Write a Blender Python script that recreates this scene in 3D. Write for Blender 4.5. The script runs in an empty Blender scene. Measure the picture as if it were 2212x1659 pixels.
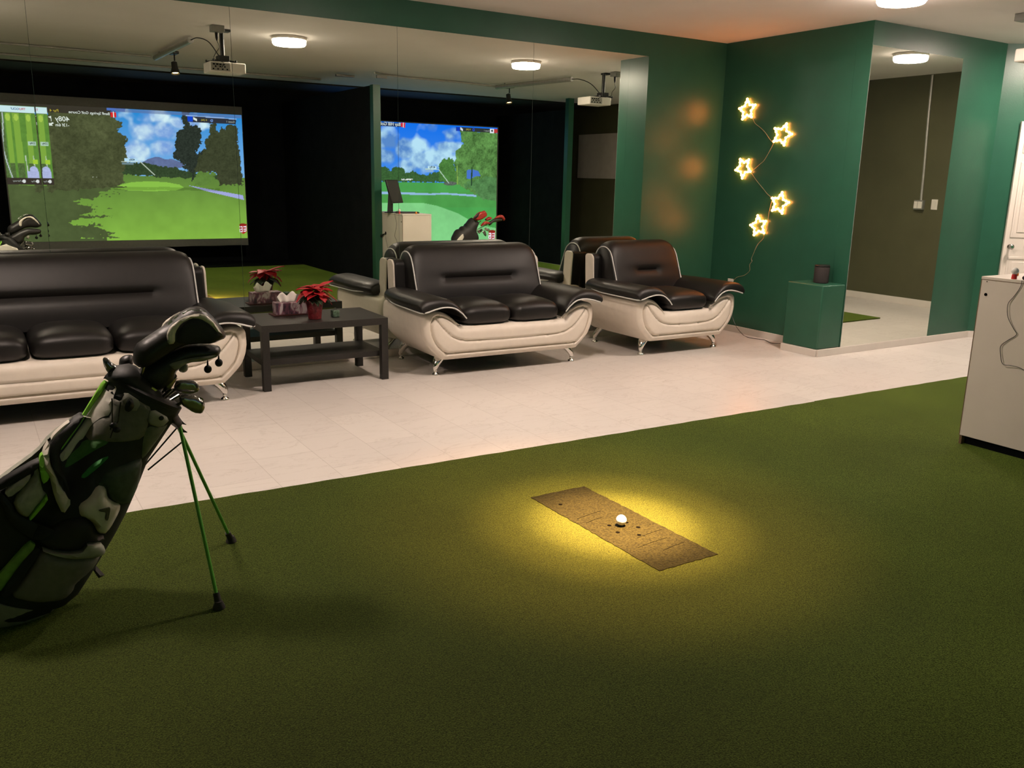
import bpy, bmesh, math, random
import numpy as np
from mathutils import Vector, Matrix
from mathutils.geometry import delaunay_2d_cdt
random.seed(7); PI=math.pi
SC=bpy.context.scene; COL=SC.collection
TILT=.0100; SPOT_E=6000; EXPO=0.
BAG=[('mesh_panel','bag_grey',6,[(-2167,720),(-2145,712),(-2127,740),(-2088,708),(-2055,684),(-2068,630),(-2087,582),(-2142,579),(-2186,583),(-2255,586),(-2227,630),(-2201,656),(-2175,661)]),('side_panel','bag_olive',6,[(-2025,606),(-1999,612),(-2033,567),(-2077,515),(-2095,504),(-2087,582),(-2071,624)]),('front_panel','bag_beige',8,[(-2165,755),(-2146,754),(-2161,721),(-2176,667),(-2201,658),(-2227,632),(-2255,589),(-2271,584),(-2308,539),(-2328,530),(-2332,553),(-2316,566),(-2243,643)]),('stripe','bag_green',9,[(-2178,768),(-2163,757),(-2242,654),(-2321,569),(-2331,569),(-2321,586),(-2258,651),(-2218,706)]),('logo_patch','bag_stone',12,[(-2127,743),(-2085,708),(-2106,674),(-2143,712)]),('snap_patch','bag_stone',12,[(-2057,686),(-1995,632),(-2025,606),(-2074,634)]),('pocket_panel','bag_darkgreen',8,[(-2255,586),(-2197,594),(-2189,579),(-2234,557),(-2306,510),(-2322,511),(-2308,539)]),('pocket_flash','bag_green2',12,[(-2190,540),(-2228,508),(-2269,478),(-2281,481),(-2253,510),(-2220,532)]),('ball_pocket','bag_olivedark',22,[(-2203,494),(-2119,509),(-2089,509),(-2103,408),(-2130,353),(-2171,366),(-2203,400),(-2213,443),(-2236,452),(-2210,483)]),('badge','bag_badge',30,[(-2237,452),(-2213,442),(-2211,406),(-2193,384),(-2172,369),(-2176,344),(-2221,277),(-2246,288),(-2258,323),(-2277,353),(-2296,364),(-2296,397),(-2263,416)]),('chevron','bag_chevron',42,[(-2245,382),(-2213,383),(-2208,379),(-2218,339),(-2227,342),(-2220,369),(-2237,375)]),('lower_pocket','bag_black',30,[(-2336,356),(-2290,359),(-2264,340),(-2254,312),(-2250,289),(-2232,277),(-2229,252),(-2283,270),(-2302,250),(-2346,253),(-2387,267),(-2426,293),(-2383,333)]),('base_pocket','bag_dark',34,[(-2415,273),(-2357,241),(-2242,206),(-2260,163),(-2327,128),(-2336,98),(-2365,84),(-2436,95),(-2519,129),(-2450,212)]),('pocket_rim','bag_rim',42,[(-2283,270),(-2244,255),(-2228,220),(-2242,206),(-2347,241),(-2385,259),(-2415,276),(-2387,265),(-2346,252),(-2302,248),(-2292,260)]),('green_flash','bag_green3',26,[(-2441,295),(-2424,283),(-2473,229),(-2530,146),(-2542,147),(-2536,207),(-2530,206)]),('zip_strip','bag_black',38,[(-2424,283),(-2414,273),(-2512,133),(-2534,131),(-2530,146),(-2473,229)]),('webbing','bag_black',24,[(-2510,472),(-2495,460),(-2477,427),(-2470,399),(-2435,363),(-2383,333),(-2339,322),(-2426,293),(-2466,335),(-2494,384),(-2501,431),(-2512,447)]),('side_pocket_front','bag_panelgrey',34,[(-2475,435),(-2411,503),(-2404,525),(-2394,527),(-2391,455),(-2380,437),(-2405,406),(-2436,370),(-2464,389)]),('pocket_piping','bag_green',42,[(-2380,440),(-2379,424),(-2431,369),(-2437,374),(-2388,433)]),('shoulder_strap','bag_black',30,[(-2515,496),(-2390,562),(-2395,533),(-2417,519),(-2470,492),(-2518,469)]),('side_flap','bag_flap',30,[(-2471,489),(-2417,519),(-2421,502),(-2443,476),(-2482,450),(-2494,469)]),('strap_pad_back','bag_green',30,[(-2377,573),(-2388,564),(-2393,535),(-2389,478),(-2373,487),(-2367,501),(-2379,527)]),('strap_band','bag_black',34,[(-2264,666),(-2246,660),(-2321,586),(-2333,566),(-2332,536),(-2312,419),(-2327,427),(-2355,522),(-2360,556),(-2354,606)]),('strap_pad','bag_beige2',44,[(-2355,603),(-2377,573),(-2382,536),(-2376,512),(-2367,501),(-2360,426),(-2343,374),(-2314,413),(-2332,462),(-2355,517),(-2361,545)]),('strap_edge','bag_beige2',30,[(-2287,654),(-2344,611),(-2352,607),(-2340,622),(-2312,642)])]
Q={'collar': [(-2180,772),(-2143,812),(-2085,816),(-2036,760),(-1965,645),(-1957,638),(-1954,617),(-1940,592),(-1927,580),(-1947,587),(-1942,568),(-1925,552),(-1949,557),(-1966,576),(-1987,596),(-2016,615),(-2072,669),(-2140,738),(-2171,771)],'side_pocket': [(-2263,665),(-2349,594),(-2387,539),(-2474,484),(-2582,411),(-2618,247),(-2599,67),(-2505,34),(-2383,45),(-2247,331),(-2220,649)],'driver': [(-2092,825),(-2084,881),(-2032,914),(-1970,951),(-1939,977),(-1907,995),(-1877,999),(-1853,988),(-1824,954),(-1800,920),(-1789,896),(-1791,883),(-1835,866),(-1885,871),(-1931,868),(-1977,846),(-2033,813),(-2069,803)],'driver_band': [(-1988,885),(-1990,920),(-1978,944),(-1935,972),(-1890,982),(-1860,974),(-1831,940),(-1810,900),(-1827,911),(-1850,941),(-1882,964),(-1909,967),(-1943,951),(-1962,924),(-1966,887)],'driver_sole': [(-1961,885),(-1957,920),(-1936,947),(-1905,962),(-1881,959),(-1852,937),(-1829,910),(-1814,896),(-1846,879),(-1895,883)],'dl0': [(-1986,955),(-1972,967),(-1970,960),(-1982,950)],'dl1': [(-1968,969),(-1956,978),(-1948,979),(-1961,969)],'dl2': [(-1939,986),(-1923,994),(-1921,990),(-1936,981)],'dl3': [(-1922,994),(-1908,997),(-1885,992),(-1888,990),(-1909,994),(-1921,990)],'dl4': [(-1883,995),(-1877,995),(-1876,988),(-1882,989)],'dl5': [(-1873,991),(-1863,988),(-1865,985),(-1872,988)],'wood': [(-2095,778),(-2033,820),(-1971,853),(-1918,868),(-1878,866),(-1831,858),(-1806,851),(-1801,835),(-1808,819),(-1825,810),(-1866,801),(-1913,802),(-1952,779),(-1960,741),(-2011,713),(-2052,731)],'wood_sole': [(-1984,812),(-1922,825),(-1876,828),(-1820,829),(-1836,819),(-1877,810),(-1923,811),(-1961,789),(-1973,798)],'iron_cover': [(-1940,783),(-1933,795),(-1917,801),(-1908,786),(-1912,770),(-1925,763),(-1941,770)],'iron_a': [(-1963,722),(-1952,744),(-1899,739),(-1882,723),(-1877,706),(-1887,690),(-1918,690),(-1961,705)],'iron_b': [(-1957,694),(-1948,699),(-1920,696),(-1887,681),(-1874,667),(-1874,647),(-1885,626),(-1912,633),(-1953,668)],'iron_c': [(-1943,682),(-1930,691),(-1902,682),(-1865,666),(-1865,656),(-1906,674)],'iron_d': [(-1999,737),(-1986,759),(-1963,773),(-1953,765),(-1956,752),(-1969,731),(-1983,712),(-1998,711)],'putter': [(-2175,838),(-2169,843),(-2158,838),(-2148,822),(-2126,805),(-2133,792),(-2144,797),(-2154,782),(-2165,792),(-2174,818)],'cover_small': [(-2122,805),(-2118,824),(-2104,834),(-2080,835),(-2074,823),(-2077,798),(-2101,790),(-2119,794)],'tassel': [(-1849,773),(-1811,792)],'tassel_top': [(-1848,803),(-1810,818)],'hinge': [(-1947,572)],'rod': [(-2075,443),(-1958,565),(-2070,449),(-1950,534)],'tab': [(-2269,128),(-2254,131),(-2229,88),(-2249,81)],'buckle_strap': [(-2164,739),(-2132,745),(-2147,717),(-2166,731)],'cord1': [(-2173,735),(-2178,659),(-2186,634)],'cord2': [(-2149,720),(-2162,657),(-2177,635),(-2188,607)],'toggle': [(-2176,647),(-2167,631)],'snap': [(-2029,647)],'buckle': [(-2138,706),(-2125,731),(-2113,726),(-2109,699),(-2126,683),(-2139,691)],'clip': [(-2050,756),(-2035,743),(-2040,739),(-2052,750)]}
Q2={'body': [(2969,562),(2996,612),(2998,651),(3030,708),(3052,746),(3083,761),(3106,753),(3136,799),(3181,795),(3199,829),(3221,845),(3288,918),(3333,875),(3402,859),(3375,789),(3349,734),(3376,703),(3386,663),(3396,620),(3382,608),(3346,574),(3293,449),(3248,352),(2944,361)],'panel': [(2989,597),(3037,646),(3085,692),(3107,703),(3123,664),(3116,641),(3072,600),(3029,560)],'driver': [(3279,902),(3323,949),(3368,987),(3418,993),(3445,1006),(3464,991),(3483,956),(3478,928),(3442,905),(3379,875),(3320,867)],'driver_dark': [(3259,911),(3303,949),(3343,980),(3343,957),(3330,922),(3277,896)],'wood1': [(3470,874),(3483,897),(3524,920),(3561,920),(3585,900),(3562,881),(3516,866)],'wood2': [(3375,804),(3406,843),(3447,866),(3489,862),(3521,842),(3512,827),(3448,819),(3384,793)],'hyb': [(3599,896),(3654,935),(3709,949),(3747,939),(3774,903),(3777,872),(3749,864),(3729,892),(3682,904),(3631,892)],'hybd': [(3516,850),(3562,873),(3599,896),(3682,904),(3734,888),(3734,868),(3683,860),(3590,842),(3554,810),(3531,803),(3517,819)],'iron1': [(3435,769),(3467,780),(3518,760),(3527,744),(3523,728),(3486,733),(3449,749)],'iron2': [(3422,718),(3444,745),(3472,729),(3487,677),(3478,660),(3454,674)],'irons': [(3349,738),(3380,750),(3426,765),(3440,741),(3417,718),(3385,695),(3362,719)],'leg': [(3382,616),(3415,545)]}
STARS=[[(-330,2206),(-439,2144),(-403,2032),(-285,2017),(-233,2121)],[(-826,1965),(-900,1868),(-819,1769),(-688,1806),(-689,1927)],[(-296,1660),(-413,1655),(-445,1540),(-344,1474),(-245,1553)],[(-845,1365),(-937,1274),(-868,1168),(-742,1190),(-728,1308)],[(-576,1146),(-686,1096),(-675,980),(-548,953),(-491,1048)]]
STARWIRE=[[(-391,2033),(-412,2014),(-441,1977),(-507,1938),(-572,1892),(-627,1837),(-675,1800)],[(-683,1796),(-650,1738),(-588,1645),(-532,1604),(-438,1536)],[(-438,1536),(-511,1463),(-606,1386),(-659,1342),(-711,1312)],[(-721,1280),(-709,1225),(-695,1133),(-695,1032),(-665,974),(-657,932),(-602,876),(-565,812)],[(-665,972),(-655,933),(-590,868),(-555,788),(-532,731),(-542,709),(-516,673),(-522,618),(-460,567),(-371,540),(-329,505)]]
SCR_L=dict([('treeL',[(-1369,2193),(-564,2253),(-540,2166),(-436,2107),(-434,2043),(-492,1991),(-368,1883),(-405,1800),(-389,1603),(-461,1387),(-455,1254),(-554,1203),(-711,1184),(-1230,1146),(-1469,1111)]),('treeM',[(407,2292),(399,2171),(420,2103),(417,2051),(320,2012),(299,1959),(313,1907),(273,1828),(285,1750),(236,1661),(259,1609),(334,1576),(410,1542),(372,1489),(490,1420),(490,1277),(517,1278),(526,1421),(666,1549),(725,1782),(595,1689),(571,1724),(695,1870),(651,1886),(671,2062),(620,2095),(516,2107),(519,2298)]),('treeR',[(809,2148),(814,2086),(780,1961),(722,1888),(725,1782),(630,1673),(526,1421),(857,1428),(892,1239),(1253,1243),(1206,2140),(1060,2133),(1010,2060),(977,2120),(955,2040),(892,2037),(898,2152)]),('mount',[(-237,1526),(-107,1599),(-12,1632),(64,1629),(121,1605),(233,1608),(411,1551),(372,1489),(250,1477),(28,1489)]),('forest',[(-468,1512),(-302,1542),(-178,1536),(-87,1530),(30,1507),(251,1486),(352,1453),(543,1421),(899,1374),(897,1329),(-32,1348),(-232,1366),(-479,1366)]),('tee',[(-587,1178),(-537,1220),(-359,1264),(-116,1284),(129,1271),(310,1239),(375,1197),(254,1153),(-78,1138),(-400,1146)]),('tee2',[(-1222,1243),(-1012,1246),(-772,1200),(-867,1166),(-1215,1154)]),('path',[(428,1231),(1245,1089),(1260,1018),(698,1147)]),('bush',[(579,1422),(722,1425),(847,1418),(806,1336),(692,1236),(532,1234),(521,1340)]),('shade',[(-1956,1231),(-1316,1184),(-1222,1241),(-895,1197),(-552,1226),(-590,1134),(-908,1033),(-1154,991),(-1098,950),(-736,876),(-1050,802),(-713,775),(-1269,712),(-1155,637),(-861,676),(-854,567),(-658,471),(-2021,439)]),('band',[(-1362,2268),(-612,2296),(-616,2250),(-565,2237),(-569,2191),(-1370,2186)]),('skytop',[(-611,2300),(-365,2291),(-369,2248),(-608,2254)]),('mapbar',[(-1989,2246),(-1370,2260),(-1372,2178),(-1998,2162)]),('map',[(-1998,2162),(-1372,2178),(-1395,1298),(-2087,1287)]),('mapbot',[(-2087,1287),(-1395,1298),(-1399,1217),(-2096,1197)]),('fair1',[(-1469,2084),(-1441,2085),(-1480,1632),(-1511,1632),(-1497,1933)]),('hud',[(489,2236),(1197,2220),(1193,2148),(501,2150)]),('hudline',[(464,2248),(1206,2234),(1206,2220),(463,2236)]),('cl1',[(-103,1993)]),('cl2',[(149,2004)]),('cl3',[(344,2125)]),('cl4',[(-289,1713)]),('cl5',[(133,1770)]),('cl6',[(-106,2188)]),('cl7',[(38,2221)]),('cl8',[(587,2119)]),('house',[(-1489,1419),(-1438,1443),(-1390,1429),(-1392,1375),(-1438,1298),(-1515,1296)])])
SCR_R=dict([('ground',[(3353,1344),(5832,1332),(5877,204),(3332,261)]),('hill',[(3352,1330),(3766,1350),(4853,1343),(5428,1327),(5836,1130),(5850,1029),(5430,1147),(3349,1177)]),('light2',[(2970,980),(3927,977),(4376,978),(4716,931),(5292,785),(5865,556),(5871,226),(2953,290)]),('pathR',[(2975,1166),(3929,1164),(4512,1145),(4784,1159),(5432,1128),(5440,1092),(4784,1129),(4512,1116),(3928,1123),(2974,1132)]),('treeline',[(3358,1593),(3655,1600),(3726,1527),(3810,1585),(3937,1579),(4042,1487),(4128,1546),(4213,1481),(4463,1457),(4562,1507),(4718,1510),(4853,1338),(4740,1336),(3352,1330)]),('treeMid',[(4695,1655),(4773,1734),(4874,1756),(4987,1710),(5012,1321),(4830,1338),(4695,1365),(4673,1558)]),('treeBig',[(5119,2236),(5821,2237),(5836,1137),(5430,1134),(5173,1264),(5000,1321),(4997,1885),(5166,2007),(5109,2062),(5120,2168)]),('gap',[(5239,1561),(5355,1573),(5472,1546),(5520,1457),(5426,1456),(5310,1404),(5229,1413)]),('bushR',[(5174,1308),(5400,1396),(5601,1448),(5812,1427),(5827,1007),(5607,1043),(5461,1092),(5402,1226),(5202,1248)]),('c1',[(3722,2000)]),('c2',[(3982,1945)]),('c3',[(4248,1917)]),('c4',[(3667,1767)]),('c5',[(4002,1833)]),('c6',[(4795,1936)]),('c7',[(4963,1941)]),('c8',[(4519,2265)]),('c9',[(4906,2159)]),('c10',[(4355,1693)]),('c11',[(4739,1761)]),('c12',[(4085,1564)]),('hudr',[(5011,2293),(5820,2291),(5822,2218),(5012,2226)]),('hudl',[(3271,2302),(3955,2303),(3954,2239),(3270,2239)]),('hudred',[(3957,2308),(4038,2308),(4033,2234),(3954,2239)]),('corners',[(5820,2291),(5858,257)])])

# ------------------------------------------------------------------ materials
MATS={}
def lin(c): return tuple(((v/255)/12.92 if v/255<=.04045 else ((v/255+.055)/1.055)**2.4) for v in c)
def mat(name,col,rough=.5,metal=0.,spec=.5,nz=None,bump=None,emit=None,coat=0.,sheen=0.,trans=0.):
    m=bpy.data.materials.new(name); m.use_nodes=True; nt=m.node_tree; b=nt.nodes['Principled BSDF']
    b.inputs['Base Color'].default_value=(*col,1); b.inputs['Roughness'].default_value=rough
    b.inputs['Metallic'].default_value=metal; b.inputs['Specular IOR Level'].default_value=spec
    b.inputs['Coat Weight'].default_value=coat; b.inputs['Sheen Weight'].default_value=sheen
    b.inputs['Transmission Weight'].default_value=trans
    tc=nt.nodes.new('ShaderNodeTexCoord')
    if nz:
        n=nt.nodes.new('ShaderNodeTexNoise'); n.inputs['Scale'].default_value=nz[0]; n.inputs['Detail'].default_value=4
        nt.links.new(tc.outputs['Object'],n.inputs['Vector'])
        r=nt.nodes.new('ShaderNodeMapRange'); r.inputs[1].default_value=.3; r.inputs[2].default_value=.7
        r.inputs[3].default_value=1-nz[1]; r.inputs[4].default_value=1+nz[1]
        nt.links.new(n.outputs['Fac'],r.inputs[0])
        v=nt.nodes.new('ShaderNodeVectorMath'); v.operation='SCALE'; v.inputs[0].default_value=col
        nt.links.new(r.outputs[0],v.inputs['Scale']); nt.links.new(v.outputs[0],b.inputs['Base Color'])
    if bump:
        n=nt.nodes.new('ShaderNodeTexNoise'); n.inputs['Scale'].default_value=bump[0]; n.inputs['Detail'].default_value=3
        nt.links.new(tc.outputs['Object'],n.inputs['Vector'])
        q=nt.nodes.new('ShaderNodeBump'); q.inputs['Strength'].default_value=bump[1]; q.inputs['Distance'].default_value=bump[2] if len(bump)>2 else .01
        nt.links.new(n.outputs['Fac'],q.inputs['Height']); nt.links.new(q.outputs[0],b.inputs['Normal'])
    if emit:
        b.inputs['Emission Color'].default_value=(*emit[0],1); b.inputs['Emission Strength'].default_value=emit[1]
    MATS[name]=m; return m
GREEN=(.021,.098,.058)
mat('green_paint',GREEN,.36,spec=.45,bump=(90,.12,.004),nz=(6,.05))
mat('block_paint',(.085,.085,.045),.5,spec=.3,nz=(3,.08),bump=(60,.25,.004))
mat('ceiling_white',(.84,.81,.78),.85,nz=(1.5,.03),bump=(120,.1,.003))
mat('ceiling_black',(.020,.021,.022),.8,nz=(4,.2))
mat('curtain_black',(.010,.011,.013),.95,spec=.1,nz=(5,.2),bump=(30,.4,.01))
mat('white_trim',(.68,.63,.57),.4,nz=(8,.03))
mat('door_white',(.80,.74,.67),.4,nz=(3,.02))
mat('white_leather',(.74,.67,.58),.42,spec=.4,nz=(20,.03),bump=(350,.12,.002))
mat('black_leather',(.0075,.0065,.006),.44,spec=.4,nz=(20,.15),bump=(300,.18,.002))
mat('piping_white',(.62,.62,.60),.45,nz=(40,.05))
mat('chrome',(.80,.78,.74),.12,1.,nz=(10,.03))
mat('chrome_dark',(.30,.29,.27),.22,1.,nz=(10,.03))
mat('gunmetal',(.28,.275,.26),.24,.9,nz=(30,.2))
mat('table_black',(.020,.018,.016),.42,spec=.4,nz=(60,.15),bump=(80,.06,.002))
mat('laminate_white',(.72,.66,.58),.45,nz=(5,.03))
mat('laminate_edge',(.16,.10,.05),.6,nz=(60,.2))
mat('black_plastic',(.014,.014,.014),.4,nz=(30,.1))
mat('black_screen',(.045,.045,.043),.35,nz=(6,.1))
mat('grey_plastic',(.30,.29,.26),.5,nz=(20,.05))
mat('white_plastic',(.70,.67,.60),.4,nz=(20,.03))
mat('grey_metal',(.26,.26,.24),.45,.3,nz=(20,.08))
mat('steel_pipe',(.45,.44,.41),.4,.5,nz=(20,.08))
mat('red_plastic',(.55,.02,.02),.4,nz=(20,.05)); mat('orange_plastic',(.75,.25,.02),.4,nz=(20,.05))
mat('ball_white',(.86,.85,.82),.3,bump=(260,.25,.002))
mat('pot_foil',(.12,.006,.010),.45,nz=(40,.3),bump=(60,.6,.01))
mat('bract_red',(.42,.010,.018),.6,nz=(25,.25),bump=(60,.3,.004))
mat('leaf_dark',(.020,.035,.014),.55,nz=(25,.3))
mat('tissue',(.80,.76,.70),.9,bump=(30,.3,.004))
mat('glass_green',(.10,.16,.11),.18,spec=.6,nz=(70,.5))
mat('coaster_wood',(.06,.012,.010),.5,nz=(20,.2))
mat('fabric_speaker',(.035,.028,.027),.85,nz=(400,.3),bump=(500,.3,.002))
mat('bag_base',(.020,.024,.018),.7,nz=(30,.2),bump=(250,.2,.002))
for n,c,h in (('bag_grey',(.19,.185,.155),.15),('bag_olive',(.15,.17,.12),.15),('bag_beige',(.74,.70,.62),.06),('bag_green',(.30,.72,.07),.12),('bag_stone',(.34,.34,.29),.1),
  ('bag_darkgreen',(.06,.19,.04),.2),('bag_green2',(.03,.26,.05),.2),('bag_olivedark',(.045,.075,.045),.25),('bag_badge',(.72,.67,.60),.05),('bag_chevron',(.09,.09,.06),.1),
  ('bag_black',(.014,.014,.014),.2),('bag_dark',(.17,.165,.14),.12),('bag_rim',(.33,.34,.28),.1),('bag_green3',(.20,.42,.07),.2),('bag_panelgrey',(.42,.43,.36),.2),
  ('bag_flap',(.45,.43,.40),.15),('bag_beige2',(.80,.74,.64),.05),('cover_black',(.022,.021,.020),.2),('cover_silver',(.85,.80,.68),.1),('cover_mark',(.8,.8,.8),.05),
  ('cover_olive',(.30,.30,.24),.15),('cover_red',(.36,.030,.022),.2)):
    mat(n,c,.6 if 'cover' not in n else .42,nz=(45,h),bump=(300,.2,.002))
mat('leg_green',(.13,.45,.06),.4,.2,nz=(40,.1))
mat('rubber',(.02,.017,.014),.7,nz=(40,.1))
LAMPC=(1.,.80,.60)
mat('lamp_glow',(.9,.9,.85),.4,emit=((1,.81,.69),245.))
mat('lamp_side',(.9,.9,.85),.4,emit=((1,.81,.68),60.))
mat('spot_glow',(.9,.8,.6),.4,emit=((1,.62,.25),14.))
mat('star_glow',(.9,.5,.2),.4,emit=((1,.27,.05),30.))
mat('wire_clear',(.38,.30,.18),.4,nz=(30,.1))
mat('screen_cloth',(.22,.22,.20),.9,nz=(30,.06))
mat('panel_grey',(.45,.41,.37),.8,nz=(8,.05))
mat('cabinet_hole',(.002,.002,.002),.95,spec=0,nz=(10,.1))
# mirror
m=mat('mirror_silver',(.80,.85,.76),.0,1.); mat('mirror_edge',(.40,.46,.42),.2,.4,nz=(20,.1))
m=mat('mirror2_silver',(.84,.87,.79),.012,1.)
def emis(name,col,s):
    m=bpy.data.materials.new(name); m.use_nodes=True; nt=m.node_tree; nt.nodes.clear()
    e=nt.nodes.new('ShaderNodeEmission'); o=nt.nodes.new('ShaderNodeOutputMaterial'); e.inputs[0].default_value=(*col,1); e.inputs[1].default_value=s
    nt.links.new(e.outputs[0],o.inputs[0]); MATS[name]=m
# tiles
def tile_mat():
    m=mat('floor_tile',(.70,.66,.62),.30,spec=.45); nt=m.node_tree; b=nt.nodes['Principled BSDF']; L=nt.links
    tc=nt.nodes.new('ShaderNodeTexCoord'); mp=nt.nodes.new('ShaderNodeMapping')
    L.new(tc.outputs['Object'],mp.inputs[0]); mp.inputs['Rotation'].default_value=(0,0,PI/2)
    # after rotation: X'=-y, Y'=x
    mp.inputs['Location'].default_value=(.02,.15,0)
    br=nt.nodes.new('ShaderNodeTexBrick'); br.inputs['Scale'].default_value=1.; br.inputs['Brick Width'].default_value=.61; br.inputs['Row Height'].default_value=.305
    br.inputs['Mortar Size'].default_value=.0018; br.inputs['Mortar Smooth'].default_value=.3; br.offset=.5
    br.inputs['Color1'].default_value=(.70,.655,.61,1); br.inputs['Color2'].default_value=(.655,.61,.57,1); br.inputs['Mortar'].default_value=(.50,.455,.41,1)
    L.new(mp.outputs[0],br.inputs['Vector'])
    n=nt.nodes.new('ShaderNodeTexNoise'); n.inputs['Scale'].default_value=1.7; n.inputs['Detail'].default_value=9; n.inputs['Roughness'].default_value=.62; n.inputs['Distortion'].default_value=1.6
    mp2=nt.nodes.new('ShaderNodeMapping'); mp2.inputs['Scale'].default_value=(1,3.,1); mp2.inputs['Rotation'].default_value=(0,0,.5); L.new(tc.outputs['Object'],mp2.inputs[0]); L.new(mp2.outputs[0],n.inputs['Vector'])
    cr=nt.nodes.new('ShaderNodeValToRGB'); e=cr.color_ramp.elements; e[0].position=.482; e[0].color=(1,1,1,1); e[1].position=.5; e[1].color=(.74,.71,.68,1)
    x=cr.color_ramp.elements.new(.518); x.color=(1,1,1,1); L.new(n.outputs['Fac'],cr.inputs[0])
    n2=nt.nodes.new('ShaderNodeTexNoise'); n2.inputs['Scale'].default_value=2.2; L.new(tc.outputs['Object'],n2.inputs['Vector'])
    mx0=nt.nodes.new('ShaderNodeMix'); mx0.data_type='RGBA'; mx0.inputs[6].default_value=(1,1,1,1); L.new(n2.outputs['Fac'],mx0.inputs[0]); L.new(cr.outputs[0],mx0.inputs[7])
    mx=nt.nodes.new('ShaderNodeMix'); mx.data_type='RGBA'; mx.blend_type='MULTIPLY'; mx.inputs[0].default_value=1.
    L.new(br.outputs['Color'],mx.inputs[6]); L.new(mx0.outputs[2],mx.inputs[7]); L.new(mx.outputs[2],b.inputs['Base Color'])
    bp=nt.nodes.new('ShaderNodeBump'); bp.inputs['Strength'].default_value=.25; bp.inputs['Distance'].default_value=.002; bp.invert=True
    L.new(br.outputs['Fac'],bp.inputs['Height']); L.new(bp.outputs[0],b.inputs['Normal'])
tile_mat()
def grass_mat(name,c1,c2,sc=260,bs=.9,sh=0):
    m=mat(name,c1,.85,spec=.1,sheen=sh); nt=m.node_tree; b=nt.nodes['Principled BSDF']; L=nt.links; b.inputs['Sheen Roughness'].default_value=.32
    tc=nt.nodes.new('ShaderNodeTexCoord'); n=nt.nodes.new('ShaderNodeTexNoise'); n.inputs['Scale'].default_value=sc; n.inputs['Detail'].default_value=3; n.inputs['Roughness'].default_value=.7
    L.new(tc.outputs['Object'],n.inputs['Vector'])
    cr=nt.nodes.new('ShaderNodeValToRGB'); e=cr.color_ramp.elements; e[0].position=.34; e[0].color=(*[v*.45 for v in c1],1); e[1].position=.66; e[1].color=(*c2,1)
    L.new(n.outputs['Fac'],cr.inputs[0])
    n2=nt.nodes.new('ShaderNodeTexNoise'); n2.inputs['Scale'].default_value=1.3; n2.inputs['Detail'].default_value=5; L.new(tc.outputs['Object'],n2.inputs['Vector'])
    r=nt.nodes.new('ShaderNodeMapRange'); r.inputs[1].default_value=.3; r.inputs[2].default_value=.7; r.inputs[3].default_value=.84; r.inputs[4].default_value=1.12; L.new(n2.outputs['Fac'],r.inputs[0])
    v=nt.nodes.new('ShaderNodeVectorMath'); v.operation='SCALE'; L.new(cr.outputs[0],v.inputs[0]); L.new(r.outputs[0],v.inputs['Scale']); L.new(v.outputs[0],b.inputs['Base Color'])
    if sh:
        v2=nt.nodes.new('ShaderNodeVectorMath'); v2.operation='MULTIPLY'; v2.inputs[1].default_value=(12.8,15.6,13.5); L.new(v.outputs[0],v2.inputs[0]); L.new(v2.outputs[0],b.inputs['Sheen Tint'])
    bp=nt.nodes.new('ShaderNodeBump'); bp.inputs['Strength'].default_value=bs; bp.inputs['Distance'].default_value=.006; L.new(n.outputs['Fac'],bp.inputs['Height']); L.new(bp.outputs[0],b.inputs['Normal'])
grass_mat('turf',(.018,.0255,.0045),(.060,.074,.0135),230,.6,sh=1.)
grass_mat('tee_mat',(.0105,.0120,.0038),(.020,.0215,.0072),120,.7)
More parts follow.
